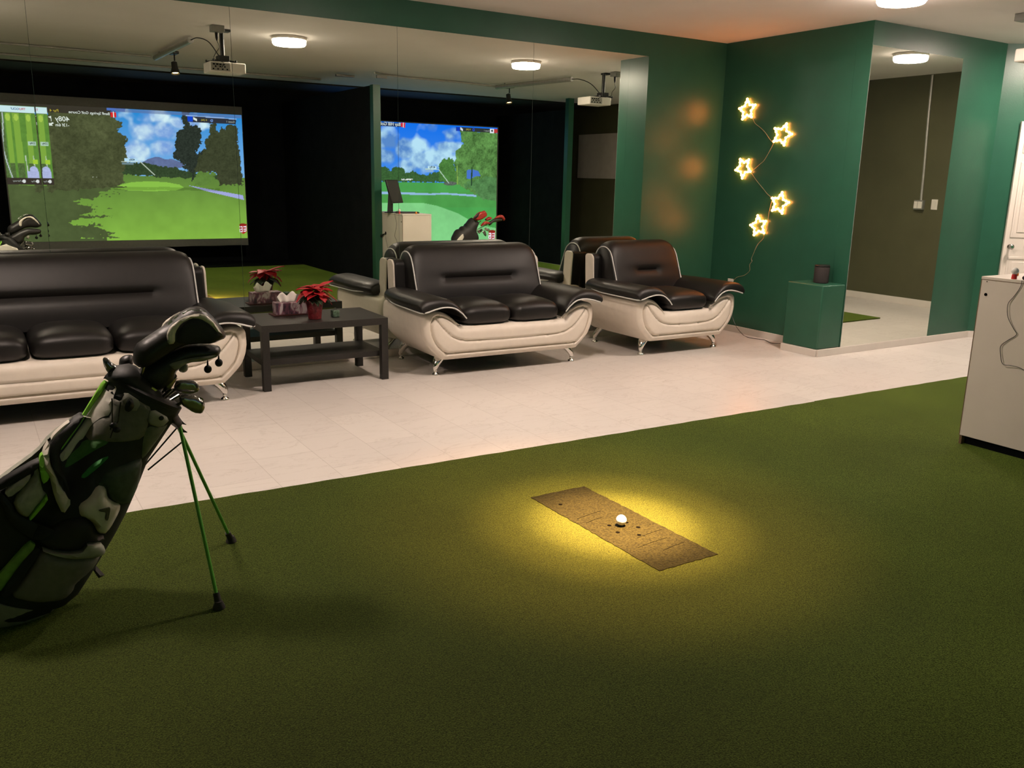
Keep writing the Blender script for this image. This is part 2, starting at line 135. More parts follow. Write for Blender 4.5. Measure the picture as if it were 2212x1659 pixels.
# ------------------------------------------------------------------ mesh helpers
class MB:
    def __init__(s): s.v=[]; s.f=[]; s.m=[]
    def add(s,v,f,mi=0):
        o=len(s.v); s.v+= [tuple(map(float,p)) for p in v]; s.f+=[tuple(o+i for i in q) for q in f]; s.m+=[mi]*len(f); return s
    def box(s,x0,x1,y0,y1,z0,z1,mi=0):
        v=[(x,y,z) for z in (z0,z1) for y in (y0,y1) for x in (x0,x1)]
        return s.add(v,[(0,2,3,1),(4,5,7,6),(0,1,5,4),(2,6,7,3),(0,4,6,2),(1,3,7,5)],mi)
    def loft(s,rings,closed=True,caps=True,mi=0):
        n=len(rings[0]); v=[p for r in rings for p in r]; f=[]
        for i in range(len(rings)-1):
            for j in range(n if closed else n-1):
                a=i*n+j; b=i*n+(j+1)%n; f.append((a,b,b+n,a+n))
        if caps and closed: f.append(tuple(range(n-1,-1,-1))); f.append(tuple((len(rings)-1)*n+k for k in range(n)))
        return s.add(v,f,mi)
    def tube(s,pts,r,seg=8,closed=False,mi=0):
        pts=[Vector(p) for p in pts]; n=len(pts); rings=[]; up=Vector((0,0,1)); prev=None
        rs=r if isinstance(r,(list,tuple)) else [r]*n
        for i,p in enumerate(pts):
            if closed: t=pts[(i+1)%n]-pts[i-1]
            else: t=pts[min(i+1,n-1)]-pts[max(i-1,0)]
            if t.length<1e-9: t=Vector((0,0,1))
            t.normalize()
            if prev is None:
                a=up if abs(t.z)<.9 else Vector((1,0,0)); x=t.cross(a).normalized()
            else: x=(prev-t*prev.dot(t)); x=x.normalized() if x.length>1e-6 else t.cross(up).normalized()
            prev=x; y=t.cross(x)
            rings.append([p+rs[i]*(math.cos(2*PI*k/seg)*x+math.sin(2*PI*k/seg)*y) for k in range(seg)])
        if closed: rings.append(rings[0]); return s.loft(rings,True,False,mi)
        return s.loft(rings,True,True,mi)
    def lathe(s,prof,c=(0,0,0),seg=24,mi=0,ax=None):
        rings=[]
        M=ax.to_track_quat('Z','Y').to_matrix() if ax is not None else Matrix.Identity(3)
        for r,z in prof: rings.append([Vector(c)+M@Vector((r*math.cos(2*PI*k/seg),r*math.sin(2*PI*k/seg),z)) for k in range(seg)])
        return s.loft(rings,True,True,mi)
    def sphere(s,c,r,seg=14,sc=(1,1,1),mi=0):
        pr=[]
        for i in range(seg//2+1):
            a=-PI/2+PI*i/(seg//2); pr.append((max(r*math.cos(a),r*.01),r*math.sin(a)))
        o=len(s.v); s.lathe(pr,(0,0,0),seg,mi)
        for i in range(o,len(s.v)): p=s.v[i]; s.v[i]=(c[0]+p[0]*sc[0],c[1]+p[1]*sc[1],c[2]+p[2]*sc[2])
        return s
    def xf(s,M,start=0):
        for i in range(start,len(s.v)): s.v[i]=tuple(M@Vector(s.v[i]))
        return s
ORG=[Vector((0,0,0))]
def build(name,mb,mats,parent=None,smooth=35,bevel=0,sub=0,solid=0,local=False):
    me=bpy.data.meshes.new(name)
    vs=mb.v
    if parent is not None and not local: o=ORG[0]; vs=[(p[0]-o.x,p[1]-o.y,p[2]-o.z) for p in vs]
    me.from_pydata(vs,[],mb.f)
    for m_ in (mats if isinstance(mats,(list,tuple)) else [mats]): me.materials.append(MATS[m_])
    if any(mb.m): me.polygons.foreach_set('material_index',mb.m)
    bm=bmesh.new(); bm.from_mesh(me); bmesh.ops.remove_doubles(bm,verts=bm.verts,dist=1e-5); bmesh.ops.recalc_face_normals(bm,faces=bm.faces); bm.to_mesh(me); bm.free()
    if smooth:
        me.polygons.foreach_set('use_smooth',[True]*len(me.polygons)); me.set_sharp_from_angle(angle=math.radians(smooth))
    ob=bpy.data.objects.new(name,me); COL.objects.link(ob)
    if parent is not None: ob.parent=parent
    if solid: md=ob.modifiers.new('s','SOLIDIFY'); md.thickness=solid
    if bevel: md=ob.modifiers.new('b','BEVEL'); md.width=bevel; md.segments=3; md.limit_method='ANGLE'; md.angle_limit=math.radians(40)
    if sub: md=ob.modifiers.new('u','SUBSURF'); md.levels=sub; md.render_levels=sub
    return ob
def thing(name,label,cat,loc=(0,0,0),group=None,world=True):
    o=bpy.data.objects.new(name,None); COL.objects.link(o); o.location=loc; o.empty_display_size=.1
    o['label']=label; o['category']=cat
    if group: o['group']=group
    ORG[0]=Vector(loc) if world else Vector((0,0,0)); return o
def tag(o,label,cat,group=None,kind=None):
    o['label']=label; o['category']=cat
    if group: o['group']=group
    if kind: o['kind']=kind
    return o
def struct(name,mb,m,**k):
    o=build(name,mb,m,**k); o['kind']='structure'; return o
def B(*a): return MB().box(*a)
def segdist(P,line,closed=False):
    P=np.asarray(P,float); L=np.asarray(line,float); d=np.full(len(P),1e9)
    n=len(L); rng=range(n if closed else n-1)
    for i in rng:
        a=L[i]; b=L[(i+1)%n]; ab=b-a; t=np.clip(((P-a)@ab)/max(ab@ab,1e-12),0,1); q=a+t[:,None]*ab; d=np.minimum(d,np.hypot(*(P-q).T))
    return d
def inpoly(P,poly):
    P=np.asarray(P,float); x,y=P[:,0],P[:,1]; c=np.zeros(len(P),bool); n=len(poly)
    for i in range(n):
        x1,y1=poly[i]; x2,y2=poly[(i+1)%n]
        if y1==y2: continue
        k=((y1>y)!=(y2>y))&(x<(x2-x1)*(y-y1)/(y2-y1)+x1); c^=k
    return c
def smoothpoly(poly,it=2):
    p=[tuple(map(float,q)) for q in poly]
    for _ in range(it):
        q=[]
        for i in range(len(p)):
            a=p[i]; b=p[(i+1)%len(p)]; q+= [(a[0]*.8+b[0]*.2,a[1]*.8+b[1]*.2),(a[0]*.2+b[0]*.8,a[1]*.2+b[1]*.8)]
        p=q
    return p
def fill(poly,step):
    """triangles inside a 2D outline, with interior points for shaping"""
    poly=np.array(poly,float); lo=poly.min(0); hi=poly.max(0)
    gx=np.arange(lo[0]+step*.5,hi[0],step); gy=np.arange(lo[1]+step*.5,hi[1],step*.87); pts=[]
    for j,y in enumerate(gy):
        for x in gx: pts.append((x+(step/2 if j%2 else 0),y))
    if pts:
        P=np.array(pts); k=inpoly(P,poly); k&=segdist(P,poly,True)>step*.35; pts=[tuple(q) for q in P[k]]
    n=len(poly); vs=[Vector(q) for q in poly]+[Vector(q) for q in pts]
    r=delaunay_2d_cdt(vs,[(i,(i+1)%n) for i in range(n)],[],1,1e-6)
    V=np.array([tuple(q) for q in r[0]]); F=[tuple(f) for f in r[2]]
    return V,F,segdist(V,poly,True)
def infl(d,R): t=np.clip(1-d/R,0,1); return np.sqrt(np.clip(1-t*t,0,1))
def pillow(mb,poly,y,thick,step=.012,R=None,smooth=1,mi=0,lean=0):
    """two-sided puffed solid from an x,z outline standing in a vertical plane"""
    poly=smoothpoly(poly,smooth) if smooth else poly
    V,F,d=fill(poly,step); R=R or thick; h=infl(d,R)*thick/2
    h[d<1e-5]=0
    o=len(mb.v)
    f1=[(a[0],y-k,a[1]) for a,k in zip(V,h)]; f2=[(a[0],y+k,a[1]) for a,k in zip(V,h)]
    mb.add(f1,F,mi); mb.add(f2,[f[::-1] for f in F],mi); return mb
def catmull(pts,n=8,closed=False):
    P=[Vector(p) for p in pts]; out=[]; N=len(P)
    for i in range(N if closed else N-1):
        p1=P[i]; p2=P[(i+1)%N]
        p0=P[i-1] if (closed or i>0) else p1*2-p2
        p3=P[(i+2)%N] if (closed or i+2<N) else p2*2-p1
        for k in range(n):
            t=k/n; out.append(.5*((2*p1)+(-p0+p2)*t+(2*p0-5*p1+4*p2-p3)*t*t+(-p0+3*p1-3*p2+p3)*t**3))
    if not closed: out.append(P[-1])
    return out
def T3(l): return [(a/1000,b/1000) for a,b in l]
# ------------------------------------------------------------------ room shell
HC=2.727; XW=3.859; YC=1.617; X3=5.787; XR=7.371; BB=.062
XL=-5.6; YB=-8.1
struct('floor',B(XL-.1,XR+.1,YB-.1,.1,-.12,0),'floor_tile')
struct('ceiling',B(XL-.1,XR+.1,-6.45,.1,HC,HC+.1),'ceiling_white')
struct('ceiling',B(XL-.1,XR+.1,YB-.1,-6.45,HC-.02,HC+.1),'ceiling_black')
struct('wall_front',B(XL-.1,XW+.15,0,.12,0,HC),'green_paint')
struct('wall_star',B(XW,XW+.15,-YC+.151,0,0,HC),'green_paint')
struct('wall_column',B(XW,X3,-YC,-YC+.15,0,HC),'green_paint')
al=math.radians(38); DX,DY=math.cos(al),-math.sin(al); LD=(XR-X3)/DX; YD=-YC+DY*LD
def diag(mb,s0,s1,n0,n1,z0,z1,mi=0):
    # s along the slanted wall, n out into the room
    o=len(mb.v); mb.box(s0,s1,n0,n1,z0,z1,mi)
    for i in range(o,len(mb.v)):
        s,n,z=mb.v[i]; mb.v[i]=(X3+DX*s+DY*n,-YC+DY*s-DX*n,z)
    return mb
struct('wall_slanted',diag(MB(),-.05,LD+.05,-.12,0,0,HC),'green_paint')
struct('wall_right',B(XR,XR+.12,YB,YD+.03,0,HC),'block_paint')
struct('wall_back',B(XL,XR,YB-.12,YB,0,HC),'curtain_black')
struct('wall_left',B(XL-.12,XL,YB,0,0,HC),'green_paint')
# block courses on the right wall
g=MB()
for k in range(1,13): g.box(XR-.0015,XR,-6.,YD,.2*k-.003,.2*k+.003)
struct('trim_1',g,'block_paint')
T=.016
struct('baseboard_front',B(XL,XW,-T,0,0,BB),'white_trim',bevel=.003)
struct('baseboard_star',B(XW-T,XW,-YC+.38,-T,0,BB),'white_trim',bevel=.003)
struct('baseboard_column',B(3.562,X3+.005,-YC-T,-YC,0,BB),'white_trim',bevel=.003)
struct('baseboard_slanted',MB().add(diag(MB(),0,.16,0,T,0,BB).v,diag(MB(),0,.16,0,T,0,BB).f),'white_trim')
struct('baseboard_slanted',diag(MB(),1.10,LD,0,T,0,BB),'white_trim')
struct('baseboard_right',B(XR-T,XR,YB,YD,0,BB+.02),'white_trim',bevel=.003)
# six panel door on the slanted wall
d=struct('door_1',diag(MB(),.21,1.03,.0,.03,.005,2.045),'door_white',bevel=.004)
def rmould(mb,s0,s1,z0,z1):
    w=.022
    for a,b,c,e in ((s0,s1,z0,z0+w),(s0,s1,z1-w,z1),(s0,s0+w,z0+w,z1-w),(s1-w,s1,z0+w,z1-w)): diag(mb,a,b,.03,.036,c,e)
    diag(mb,s0+.05,s1-.05,.03,.036,z0+.05,z1-.05)
for s0,s1 in ((.255,.56),(.665,.97)):
    for z0,z1 in ((.20,.80),(.98,1.68),(1.76,1.98)):
        mb=MB(); rmould(mb,s0,s1,z0,z1); build('door_panel',mb,'door_white',d,bevel=.003)
mb=MB(); c=Vector((X3+DX*.262,-YC+DY*.262,.895))+Vector((DY,-DX,0))*.03
mb.lathe([(.02,0),(.022,.006),(.008,.012),(.008,.03),(.022,.04),(.024,.055),(.012,.066)],c,16,ax=Vector((DY,-DX,0))); build('door_handle',mb,'chrome_dark',d)
# mirrors on the front wall
seams=[-4.53,-3.29,-2.053,-.824,.420,1.655,2.897]; ZM=2.529
labs=['frameless wall mirror panel beyond the left edge, left of the tilted panel','frameless wall mirror panel behind the left part of the long sofa, slightly tilted','frameless wall mirror panel behind the right arm of the long sofa','frameless wall mirror panel behind the coffee table','frameless wall mirror panel behind the loveseat','frameless wall mirror panel between loveseat and armchair, rightmost with green wall beside it']
for i in range(6):
    x0,x1=seams[i]+.0012,seams[i+1]-.0012
    t=thing('wall_mirror',labs[i],'mirror',(x1,-.001,BB+.001),'mirror panels on the front wall')
    zt=ZM-BB
    mb=MB().box(x0-x1,0,-.005,0,0,zt-.001); mb.m=[1,1,0,1,1,1]
    q=build('mirror_glass',mb,['mirror_silver','mirror_edge'],t,smooth=0,local=True)
    if i<=1: t.rotation_euler=(0,0,TILT); t.location.y-=.004
t=thing('wall_mirror','narrow tall mirror on the green column beside the star lights','mirror',((XW+5.114)/2,-YC,BB))
mb=MB().box(XW+.002,5.114,-YC-.006,-YC-.001,BB+.001,2.539); mb.m=[1,1,0,1,1,1]
build('mirror_glass',mb,['mirror2_silver','mirror_edge'],t,smooth=0)
# pedestal
t=thing('plinth','square green painted plinth at the foot of the mirrored column','plinth',(3.7,-1.43,0))
build('block',B(3.562,XW-.001,-YC+.001,-YC+.38,.06,.608),'green_paint',t,bevel=.012)
build('base_tile',B(3.562-T,XW-.001,-YC+.002,-YC+.38,0,.06),'white_trim',t,bevel=.003)
# round speaker
t=thing('speaker','round dark cloth speaker standing on the green plinth','speaker',(3.735,-1.45,.609))
build('grille',MB().lathe([(.050,.0),(.062,.004),(.063,.010),(.063,.133),(.061,.139)],(3.735,-1.45,.609),32),'fabric_speaker',t)
build('top_cap',MB().lathe([(.061,.139),(.0645,.141),(.0645,.150),(.060,.154),(.02,.155)],(3.735,-1.45,.609),32),'black_plastic',t)
# turf
def quad(mb,xs,y0f,y1f,z0,z1):
    r=[]
    for x in xs: r.append([(x,y0f(x),z0),(x,y1f(x),z0),(x,y1f(x),z1),(x,y0f(x),z1)])
    return mb.loft(r)
edge=lambda x: -2.643-.022*x+.003*math.sin(x*23)*math.sin(x*7.1)
sx=2.24
xs=[-4.9+k*.03 for k in range(int((sx-.002+4.9)/.03))]+[sx-.002]
mb=quad(MB(),xs,lambda x:-7.29,edge,.0005,.014)
tag(build('artificial_turf',mb,'turf'),'large sheet of green artificial turf across the hitting bay floor','artificial turf',kind='stuff')
xs=[sx+.002+k*.03 for k in range(int((6.02-sx)/.03))]+[6.02]
mb=quad(MB(),xs,lambda x:-7.29,lambda x: edge(x)+.012,.0005,.013)
tag(build('artificial_turf',mb,'turf'),'second sheet of green artificial turf right of the seam by the cabinet','artificial turf',kind='stuff')
# hitting mat
t=thing('hitting_mat','worn brown rectangular tee strip lit yellow by the spotlight','mat',(-.287,-3.72,.014))
def rag(a,b,n,amp):
    a=Vector(a);b=Vector(b);q=(b-a).orthogonal().normalized(); return [tuple(a+(b-a)*(k/n)+q*random.uniform(-amp,amp)) for k in range(n)]
c=[(-.438,-3.283),(-.436,-4.162),(-.136,-4.162),(-.136,-3.283)]
pl=[]
for i in range(4): pl+=rag(c[i],c[(i+1)%4],40 if i%2==0 else 16,.0035)
V,F,d_=fill(pl,.03); mb=MB(); n=len(V)
mb.add([(p[0],p[1],.0165) for p in V],F); 
ring=[(p[0],p[1],.0165) for p in pl]; mb.loft([[(p[0],p[1],.010) for p in pl],ring],True,False)
build('tee_strip',mb,'tee_mat',t)
for x,y in ((-.372,-3.425),(-.330,-3.725),(-.345,-3.80),(-.285,-3.865),(-.235,-3.80),(-.245,-3.735)):
    build('tee_hole',MB().lathe([(.009,.0166),(.009,.0174),(.001,.0176)],(x,y,0),12),'cabinet_hole',t)
for x0,y0,x1,y1 in ((-.405,-3.60,-.26,-3.575),(-.40,-3.655,-.29,-3.635),(-.31,-3.885,-.16,-3.865),(-.37,-3.96,-.2,-3.94),(-.3,-4.03,-.17,-4.01)):
    build('scuff_line',MB().tube([(x0,y0,.0158),((x0+x1)/2,(y0+y1)/2+.003,.0161),(x1,y1,.0158)],.0015,6),'cabinet_hole',t)
mb=MB().sphere((-.289,-3.752,.0165+.0265),.0225,24); o=build('golf_ball',mb,'ball_white',smooth=60); tag(o,'white golf ball on a tee in the middle of the hitting mat','golf ball')
tag(build('golf_tee',MB().lathe([(.008,.0165),(.006,.020),(.009,.0225)],(-.289,-3.752,0),14),'black_plastic'),'short black rubber tee under the golf ball','golf tee')
# black bay partitions and posts
struct('wall_bay',B(2.085,2.165,-8.1,-4.46,0,2.55),'curtain_black')
struct('trim_2',B(2.075,2.175,-4.46,-4.36,0,2.555),'green_paint')
struct('wall_bay',B(6.13,6.21,-8.1,-5.86,0,2.55),'curtain_black')
struct('trim_4',B(XL,6.13,-8.1,-7.30,.0005,.03),'curtain_black')
struct('trim_3',B(6.12,6.22,-5.86,-5.76,0,HC),'green_paint')
# pale panel on right wall
tag(build('wall_panel',B(XR-.02,XR-.001,-7.15,-5.2,1.46,2.24),'panel_grey',bevel=.003),'pale grey blank panel on the dark right wall, seen reflected in the big mirror','panel')
# ------------------------------------------------------------------ projection screens
def vnoise(X,Y,seed=0):
    xi=np.floor(X).astype(int); yi=np.floor(Y).astype(int); fx=X-xi; fy=Y-yi; fx=fx*fx*(3-2*fx); fy=fy*fy*(3-2*fy)
    def h(a,b):
        n=(a*374761393+b*668265263+seed*982451653)&0x7fffffff; n=((n^(n>>13))*1274126177)&0x7fffffff; return ((n^(n>>16))&0xffff)/65535.
    return (h(xi,yi)*(1-fx)+h(xi+1,yi)*fx)*(1-fy)+(h(xi,yi+1)*(1-fx)+h(xi+1,yi+1)*fx)*fy
def fbm(P,s,seed=0,o=4):
    r=0;a=.5;t=0
    for k in range(o): r=r+a*vnoise(P[:,0]*s*2**k+17*k,P[:,1]*s*2**k+31*k,seed+k); t+=a; a*=.55
    return r/t
YS=-7.6
def C3(c): return np.array(lin(c))
def paint_left(P):
    S={k:T3(v) for k,v in SCR_L.items()}; x,z=P[:,0],P[:,1]; n1=fbm(P,5,1,3); n2=fbm(P,22,2); n3=fbm(P,60,5,2)
    jit=P+np.stack([(fbm(P,30,7,3)-.5)*.07,(fbm(P,30,8,3)-.5)*.07],1)
    def put(name,c,a=1.,j=False,mod=None):
        k=inpoly(jit if j else P,S[name]); cc=C3(c)[None]*(np.ones((len(P),1)) if mod is None else mod[:,None])
        col[k]=(col*(1-a)+cc*a)[k]; return k
    sky=np.clip((z-1.45)/.8,0,1)[:,None]; col=C3((120,180,235))*(1-sky)+C3((40,140,215))*sky
    cl=np.zeros(len(P))
    for nm,r,w in (('cl1',.24,.9),('cl2',.20,1.1),('cl3',.11,1.1),('cl4',.22,1.),('cl5',.20,1.),('cl6',.22,.7),('cl7',.16,.9),('cl8',.16,.9)):
        cx,cz=S[nm][0]; cl=np.maximum(cl,w*np.exp(-(((x-cx)/1.35)**2+(z-cz)**2)/(r*r)*1.6))
    cl=np.clip((cl+(n1-.5)*1.1-.32)*2.6,0,1)[:,None]; sh=np.clip((n1*2.2+n2*.5-.95),0,1)[:,None]
    col=col*(1-cl)+(C3((125,165,225))*(1-sh)+C3((215,245,250))*sh)*cl
    put('mount',(95,110,150),j=False,mod=.8+.5*n2); gnd=z<1.375+.02*np.sin(x*9); g=np.clip((1.4-z)/.95,0,1)[:,None]
    gc=(C3((95,130,60))*(1-g)+C3((135,185,70))*g)*(.88+.24*n1[:,None]); col[gnd]=gc[gnd]
    put('forest',(52,70,44),j=True,mod=.7+.7*n3); put('bush',(95,130,60),j=True,mod=.8+.4*n2); put('tee',(140,195,75),j=False)
    put('tee2',(120,165,70)); put('path',(165,172,225)); 
    left=((z<.46)&(x<-.75))|inpoly(jit*[1,1]+np.stack([(fbm(P*[1,4],9,9,3)-.5)*.5,0*x],1),S['shade']) | ((x<-1.1)&(z<1.3)&(z>.43)&inpoly(P,S['shade']))
    col[left]=(C3((78,92,54))*(.7+.5*n1[:,None]+.2*n2[:,None]))[left]; k=(np.abs(z-1.165-.02*n1)<.022)&(x>-.6)&(x<.9)&(n2<.75); col[k]=col[k]*.72
    put('treeL',(70,76,48),j=True,mod=(.5+.7*n2+.5*n3)*(.65+.8*n1)); put('treeM',(44,52,44),j=True,mod=.6+.9*n3); put('treeR',(60,66,44),j=True,mod=(.5+.6*n2+.5*n3))
    k=(z>2.24)&(x<-.5); col[k]=C3((58,54,44)); put('band',(58,54,44),mod=.9+.2*n2); put('skytop',(80,115,190))
    k=(z>2.243)&(x>-.5)&(z<2.29); col[k]=(col*.35+C3((95,115,160))*.65)[k]
    put('hud',(48,52,62)); put('hudline',(150,185,235))
    k=(x<-1.37)&(z>1.215)&(z<2.255); col[k]=(C3((84,108,60))*(.7+.6*n3[:,None]))[k]
    fw=(x<-1.37)&(z>1.30)&(z<2.16)
    lightst=(np.abs(x+1.455-.02*(z-2))<.035)|(np.abs(x+1.60+.01*(z-1.8))<.04)|(np.abs(x+1.695)<.03); k=fw&lightst&(z>1.5); col[k]=C3((128,170,66))
    k=fw&(x>-1.74)&~lightst; col[k]=(C3((96,142,58))*(.8+.4*n2[:,None]))[k]
    for px,pz,r in ((-1.455,2.1,.028),(-1.60,2.1,.028),(-1.70,2.1,.03)): k=((x-px)**2+((z-pz)/1.6)**2<r*r); col[k]=C3((165,200,80))
    k=fw&(np.abs(x+1.775+.02*np.sin(z*5)-np.where(z<1.7,(1.7-z)*.16,0))<.008); col[k]=C3((175,190,185))
    for px in (-1.44,-1.535): 
        k=fw&(z<1.60)&(np.abs(x-px-(1.6-z)*.05)<.006); col[k]=C3((185,200,180))
    k=(np.abs(x+1.42)<.03)&(np.abs(z-1.52)<.03); col[k]=C3((165,205,60))
    k=(((x+1.45)**2+((z-1.41))**2<.05**2)|((np.abs(x+1.46)<.07)&(np.abs(z-1.345)<.045)))&(x<-1.37); col[k]=(C3((175,185,225))*(.85+.3*n3[:,None]))[k]
    k=(np.abs(x+1.44)<.05)&(np.abs(z-1.765)<.024); col[k]=C3((175,205,185))
    k=(x<-1.37)&(z>2.165)&(z<2.252); col[k]=C3((205,235,238))
    k=(x<-1.37)&(z>1.215)&(z<1.30); col[k]=C3((58,52,44))
    for px in (-1.42,-1.585): k=((x-px)**2+(z-1.258)**2<.022**2); col[k]=C3((220,225,222))
    k=(x>-.565)&(x<-.489)&(z>2.168)&(z<2.237); col[k]=C3((215,45,45))
    k=(x>.487)&(x<.563)&(z>2.155)&(z<2.236); col[k]=C3((20,70,205))
    k=(np.abs(z-2.195-(x-.596)*-.5)<.018)&(np.abs(x-.596)<.026); col[k]=C3((225,235,225))
    k=np.abs(np.hypot(x-.835,z-2.188)-.014)<.005; col[k]=C3((120,160,230))
    k=(x>-.43)&(x<-.253)&(z>1.56)&(z<1.60); col[k]=C3((185,225,245)); k=(x>-.471)&(x<-.311)&(z>1.515)&(z<1.545); col[k]=C3((110,135,140))
    k=segdist(P,[(-.471,1.552),(-.21,1.553),(-.03,1.375)])<.005; col[k]=C3((205,220,200))
    logo(col,x,z,1.222,.575,.056,.085)
    k=(z>1.31)&(z<1.335)&(x>-.9)&(x<-.75)&(n3>.62); col[k]=C3((190,195,180))
    return col
def logo(col,x,z,cx,cz,w,h):
    # six sided red badge with two light figures
    u=(x-cx)/w; v=(z-cz)/h
    k=(np.abs(u)<1)&(v<1-.16*np.abs(u))&(v>-.55-.45*(1-np.abs(u))); col[k]=C3((175,50,45))
    k=k&(v>.58); col[k]=C3((140,40,32))
    def bar(a,b,c,d,cl): q=(u>a)&(u<b)&(v>c-.15*(1-abs((a+b)/2)))&(v<d-.15*(1-abs((a+b)/2))); col[q]=C3(cl)
    W=(240,235,245)
    for a,b,c,d in ((.78,.95,-.45,.5),(.15,.8,.32,.5),(.15,.8,-.08,.1),(.15,.8,-.5,-.32)): bar(a,b,c,d,W)
    for a,b,c,d in ((-.32,-.15,-.5,.5),(-.9,-.2,.32,.5),(-.9,-.2,-.08,.1),(-.9,-.2,-.55,-.37),(-.95,-.78,-.5,.05)): bar(a,b,c,d,W)
def paint_right(P):
    S={k:T3(v) for k,v in SCR_R.items()}; x,z=P[:,0],P[:,1]; n1=fbm(P,4,21,3); n2=fbm(P,24,22); n3=fbm(P,60,25,2)
    jit=P+np.stack([(fbm(P,22,27,3)-.5)*.09,(fbm(P,22,28,3)-.5)*.09],1)
    def put(name,c,a=1.,j=False,mod=None):
        k=inpoly(jit if j else P,S[name]); cc=C3(c)[None]*(np.ones((len(P),1)) if mod is None else mod[:,None]); col[k]=(col*(1-a)+cc*a)[k]; return k
    g=np.clip((z-1.4)/.9,0,1)[:,None]; col=C3((70,145,240))*(1-g)+C3((20,115,238))*g
    cl=np.zeros(len(P))
    for nm,r,w in (('c1',.24,1.1),('c2',.20,1.),('c3',.20,.9),('c4',.22,1.),('c5',.18,1.1),('c6',.15,1.1),('c7',.15,1.),('c8',.17,.7),('c9',.20,.75),('c10',.26,.95),('c11',.24,1.),('c12',.3,.8)):
        cx,cz=S[nm][0]; cl=np.maximum(cl,w*np.exp(-(((x-cx)/1.5)**2+(z-cz)**2)/(r*r)*1.7))
    cl=np.clip((cl+(n1-.5)*.9-.3)*2.6,0,1)[:,None]; sh=np.clip((n1*2.4+n2*.5-1.0),0,1)[:,None]
    col=col*(1-cl)+(C3((90,140,205))*(1-sh)+C3((185,230,250))*sh)*cl
    put('treeline',(58,95,52),j=True,mod=.65+.8*n3)
    k=z<1.33; col[k]=(C3((78,165,82))*(.85+.3*n1[:,None]))[k]
    k=(z<1.18)&(z>.9); col[k]=(C3((80,160,78))*(.8+.4*n1[:,None]))[k]
    low=z<np.interp(x,[3.2,3.93,4.38,4.65,5.06,5.45,5.85],[.98,.98,.978,.93,.80,.60,.53]); col[low]=(C3((128,205,132))*(.85+.28*n1[:,None]+.1*n2[:,None]))[low]
    put('pathR',(150,190,225)); put('treeMid',(75,125,60),j=True,mod=.35+.6*fbm(P,14,35,3)+.7*n3); S['treeBig']=[(a+(.15 if a>5.8 else 0),b) for a,b in S['treeBig']]; S['bushR']=[(a+(.15 if a>5.75 else 0),b) for a,b in S['bushR']]; n4=fbm(P,11,33,3); put('treeBig',(94,142,74),j=True,mod=np.clip(.15+1.1*n4+.75*(n3-.2),.2,2))
    put('gap',(75,120,205)); put('bushR',(84,132,78),j=True,mod=.35+.8*n4+.5*n3)
    k=segdist(P,[(5.34,1.60),(5.33,1.30)])<.014; col[k]=C3((45,75,50))
    k=segdist(P,[(5.04,1.62),(5.045,1.31)])<.008; col[k]=C3((140,180,80))
    k=(((x-4.9)/.13)**2+((z-1.32)/.035)**2<1); col[k]=(C3((90,100,90))*(.6+.9*n3[:,None]))[k]
    k=(np.abs(z-1.378)<.014)&(x>3.96)&(x<4.17)&(n3>.42); col[k]=C3((225,235,230))
    put('hudl',(38,55,95)); put('hudred',(215,50,60)); put('hudr',(50,55,55))
    k=(x>5.02)&(x<5.09)&(z>2.222)&(z<2.29); col[k]=C3((20,60,190))
    k=(np.abs(z-2.255-(x-5.125)*-.6)<.02)&(np.abs(x-5.125)<.026); col[k]=C3((225,235,235))
    k=np.abs(np.hypot(x-5.367,z-2.258)-.018)<.006; col[k]=C3((40,80,210))
    k=(x>5.705)&(x<5.79)&(z>2.213)&(z<2.292); col[k]=C3((225,235,240)); k=((x-5.748)**2/.6+(z-2.256)**2<.022**2); col[k]=C3((20,25,30)); k=(x>=5.79)&(z>2.225)&(z<2.292); col[k]=C3((190,60,60))
    k=(x>4.458)&(x<4.629)&(z>1.562)&(z<1.612); col[k]=C3((190,230,245)); k=(x>4.414)&(x<4.573)&(z>1.508)&(z<1.553); col[k]=C3((140,180,220))
    k=segdist(P,[(4.414,1.557),(4.673,1.555),(4.87,1.329)])<.007; col[k]=C3((190,220,200))
    logo(col,x,z,5.772,.395,.072,.105)
    return col
def screen_mesh(name,x0,x1,z0,z1,res,fn,parent):
    nx=int((x1-x0)/res)+1; nz=int((z1-z0)/res)+1; X,Z=np.meshgrid(np.linspace(x0,x1,nx),np.linspace(z0,z1,nz)); P=np.stack([X.ravel(),Z.ravel()],1)
    col=fn(P)*np.array([1/.80,1/.85,1/.76]); o=ORG[0]
    co=np.stack([P[:,0]-o.x,np.full(len(P),YS+.004-o.y),P[:,1]-o.z],1)
    i=np.arange((nz-1)*(nx-1)); a=(i//(nx-1))*nx+i%(nx-1); F=np.stack([a,a+nx,a+nx+1,a+1],1)
    me=bpy.data.meshes.new(name); me.from_pydata(co.tolist(),[],F.tolist())
    ca=me.color_attributes.new('Col','FLOAT_COLOR','POINT'); ca.data.foreach_set('color',np.concatenate([col,np.ones((len(P),1))],1).astype(np.float32).ravel())
    me.materials.append(MATS['screen_image']); ob=bpy.data.objects.new(name,me); COL.objects.link(ob); ob.parent=parent; return ob
m=bpy.data.materials.new('screen_image'); m.use_nodes=True; nt=m.node_tree; nt.nodes.clear(); MATS['screen_image']=m
a=nt.nodes.new('ShaderNodeVertexColor'); a.layer_name='Col'; e=nt.nodes.new('ShaderNodeEmission'); e.inputs[1].default_value=.95; o=nt.nodes.new('ShaderNodeOutputMaterial')
nt.links.new(a.outputs[0],e.inputs[0]); nt.links.new(e.outputs[0],o.inputs[0])
for n,c in (('t_white',(235,240,240)),('t_blue',(50,80,150)),('t_red',(215,70,90)),('t_yellow',(190,170,60)),('t_black',(30,40,40)),('t_grey',(170,175,175))): emis(n,lin(c),1.)
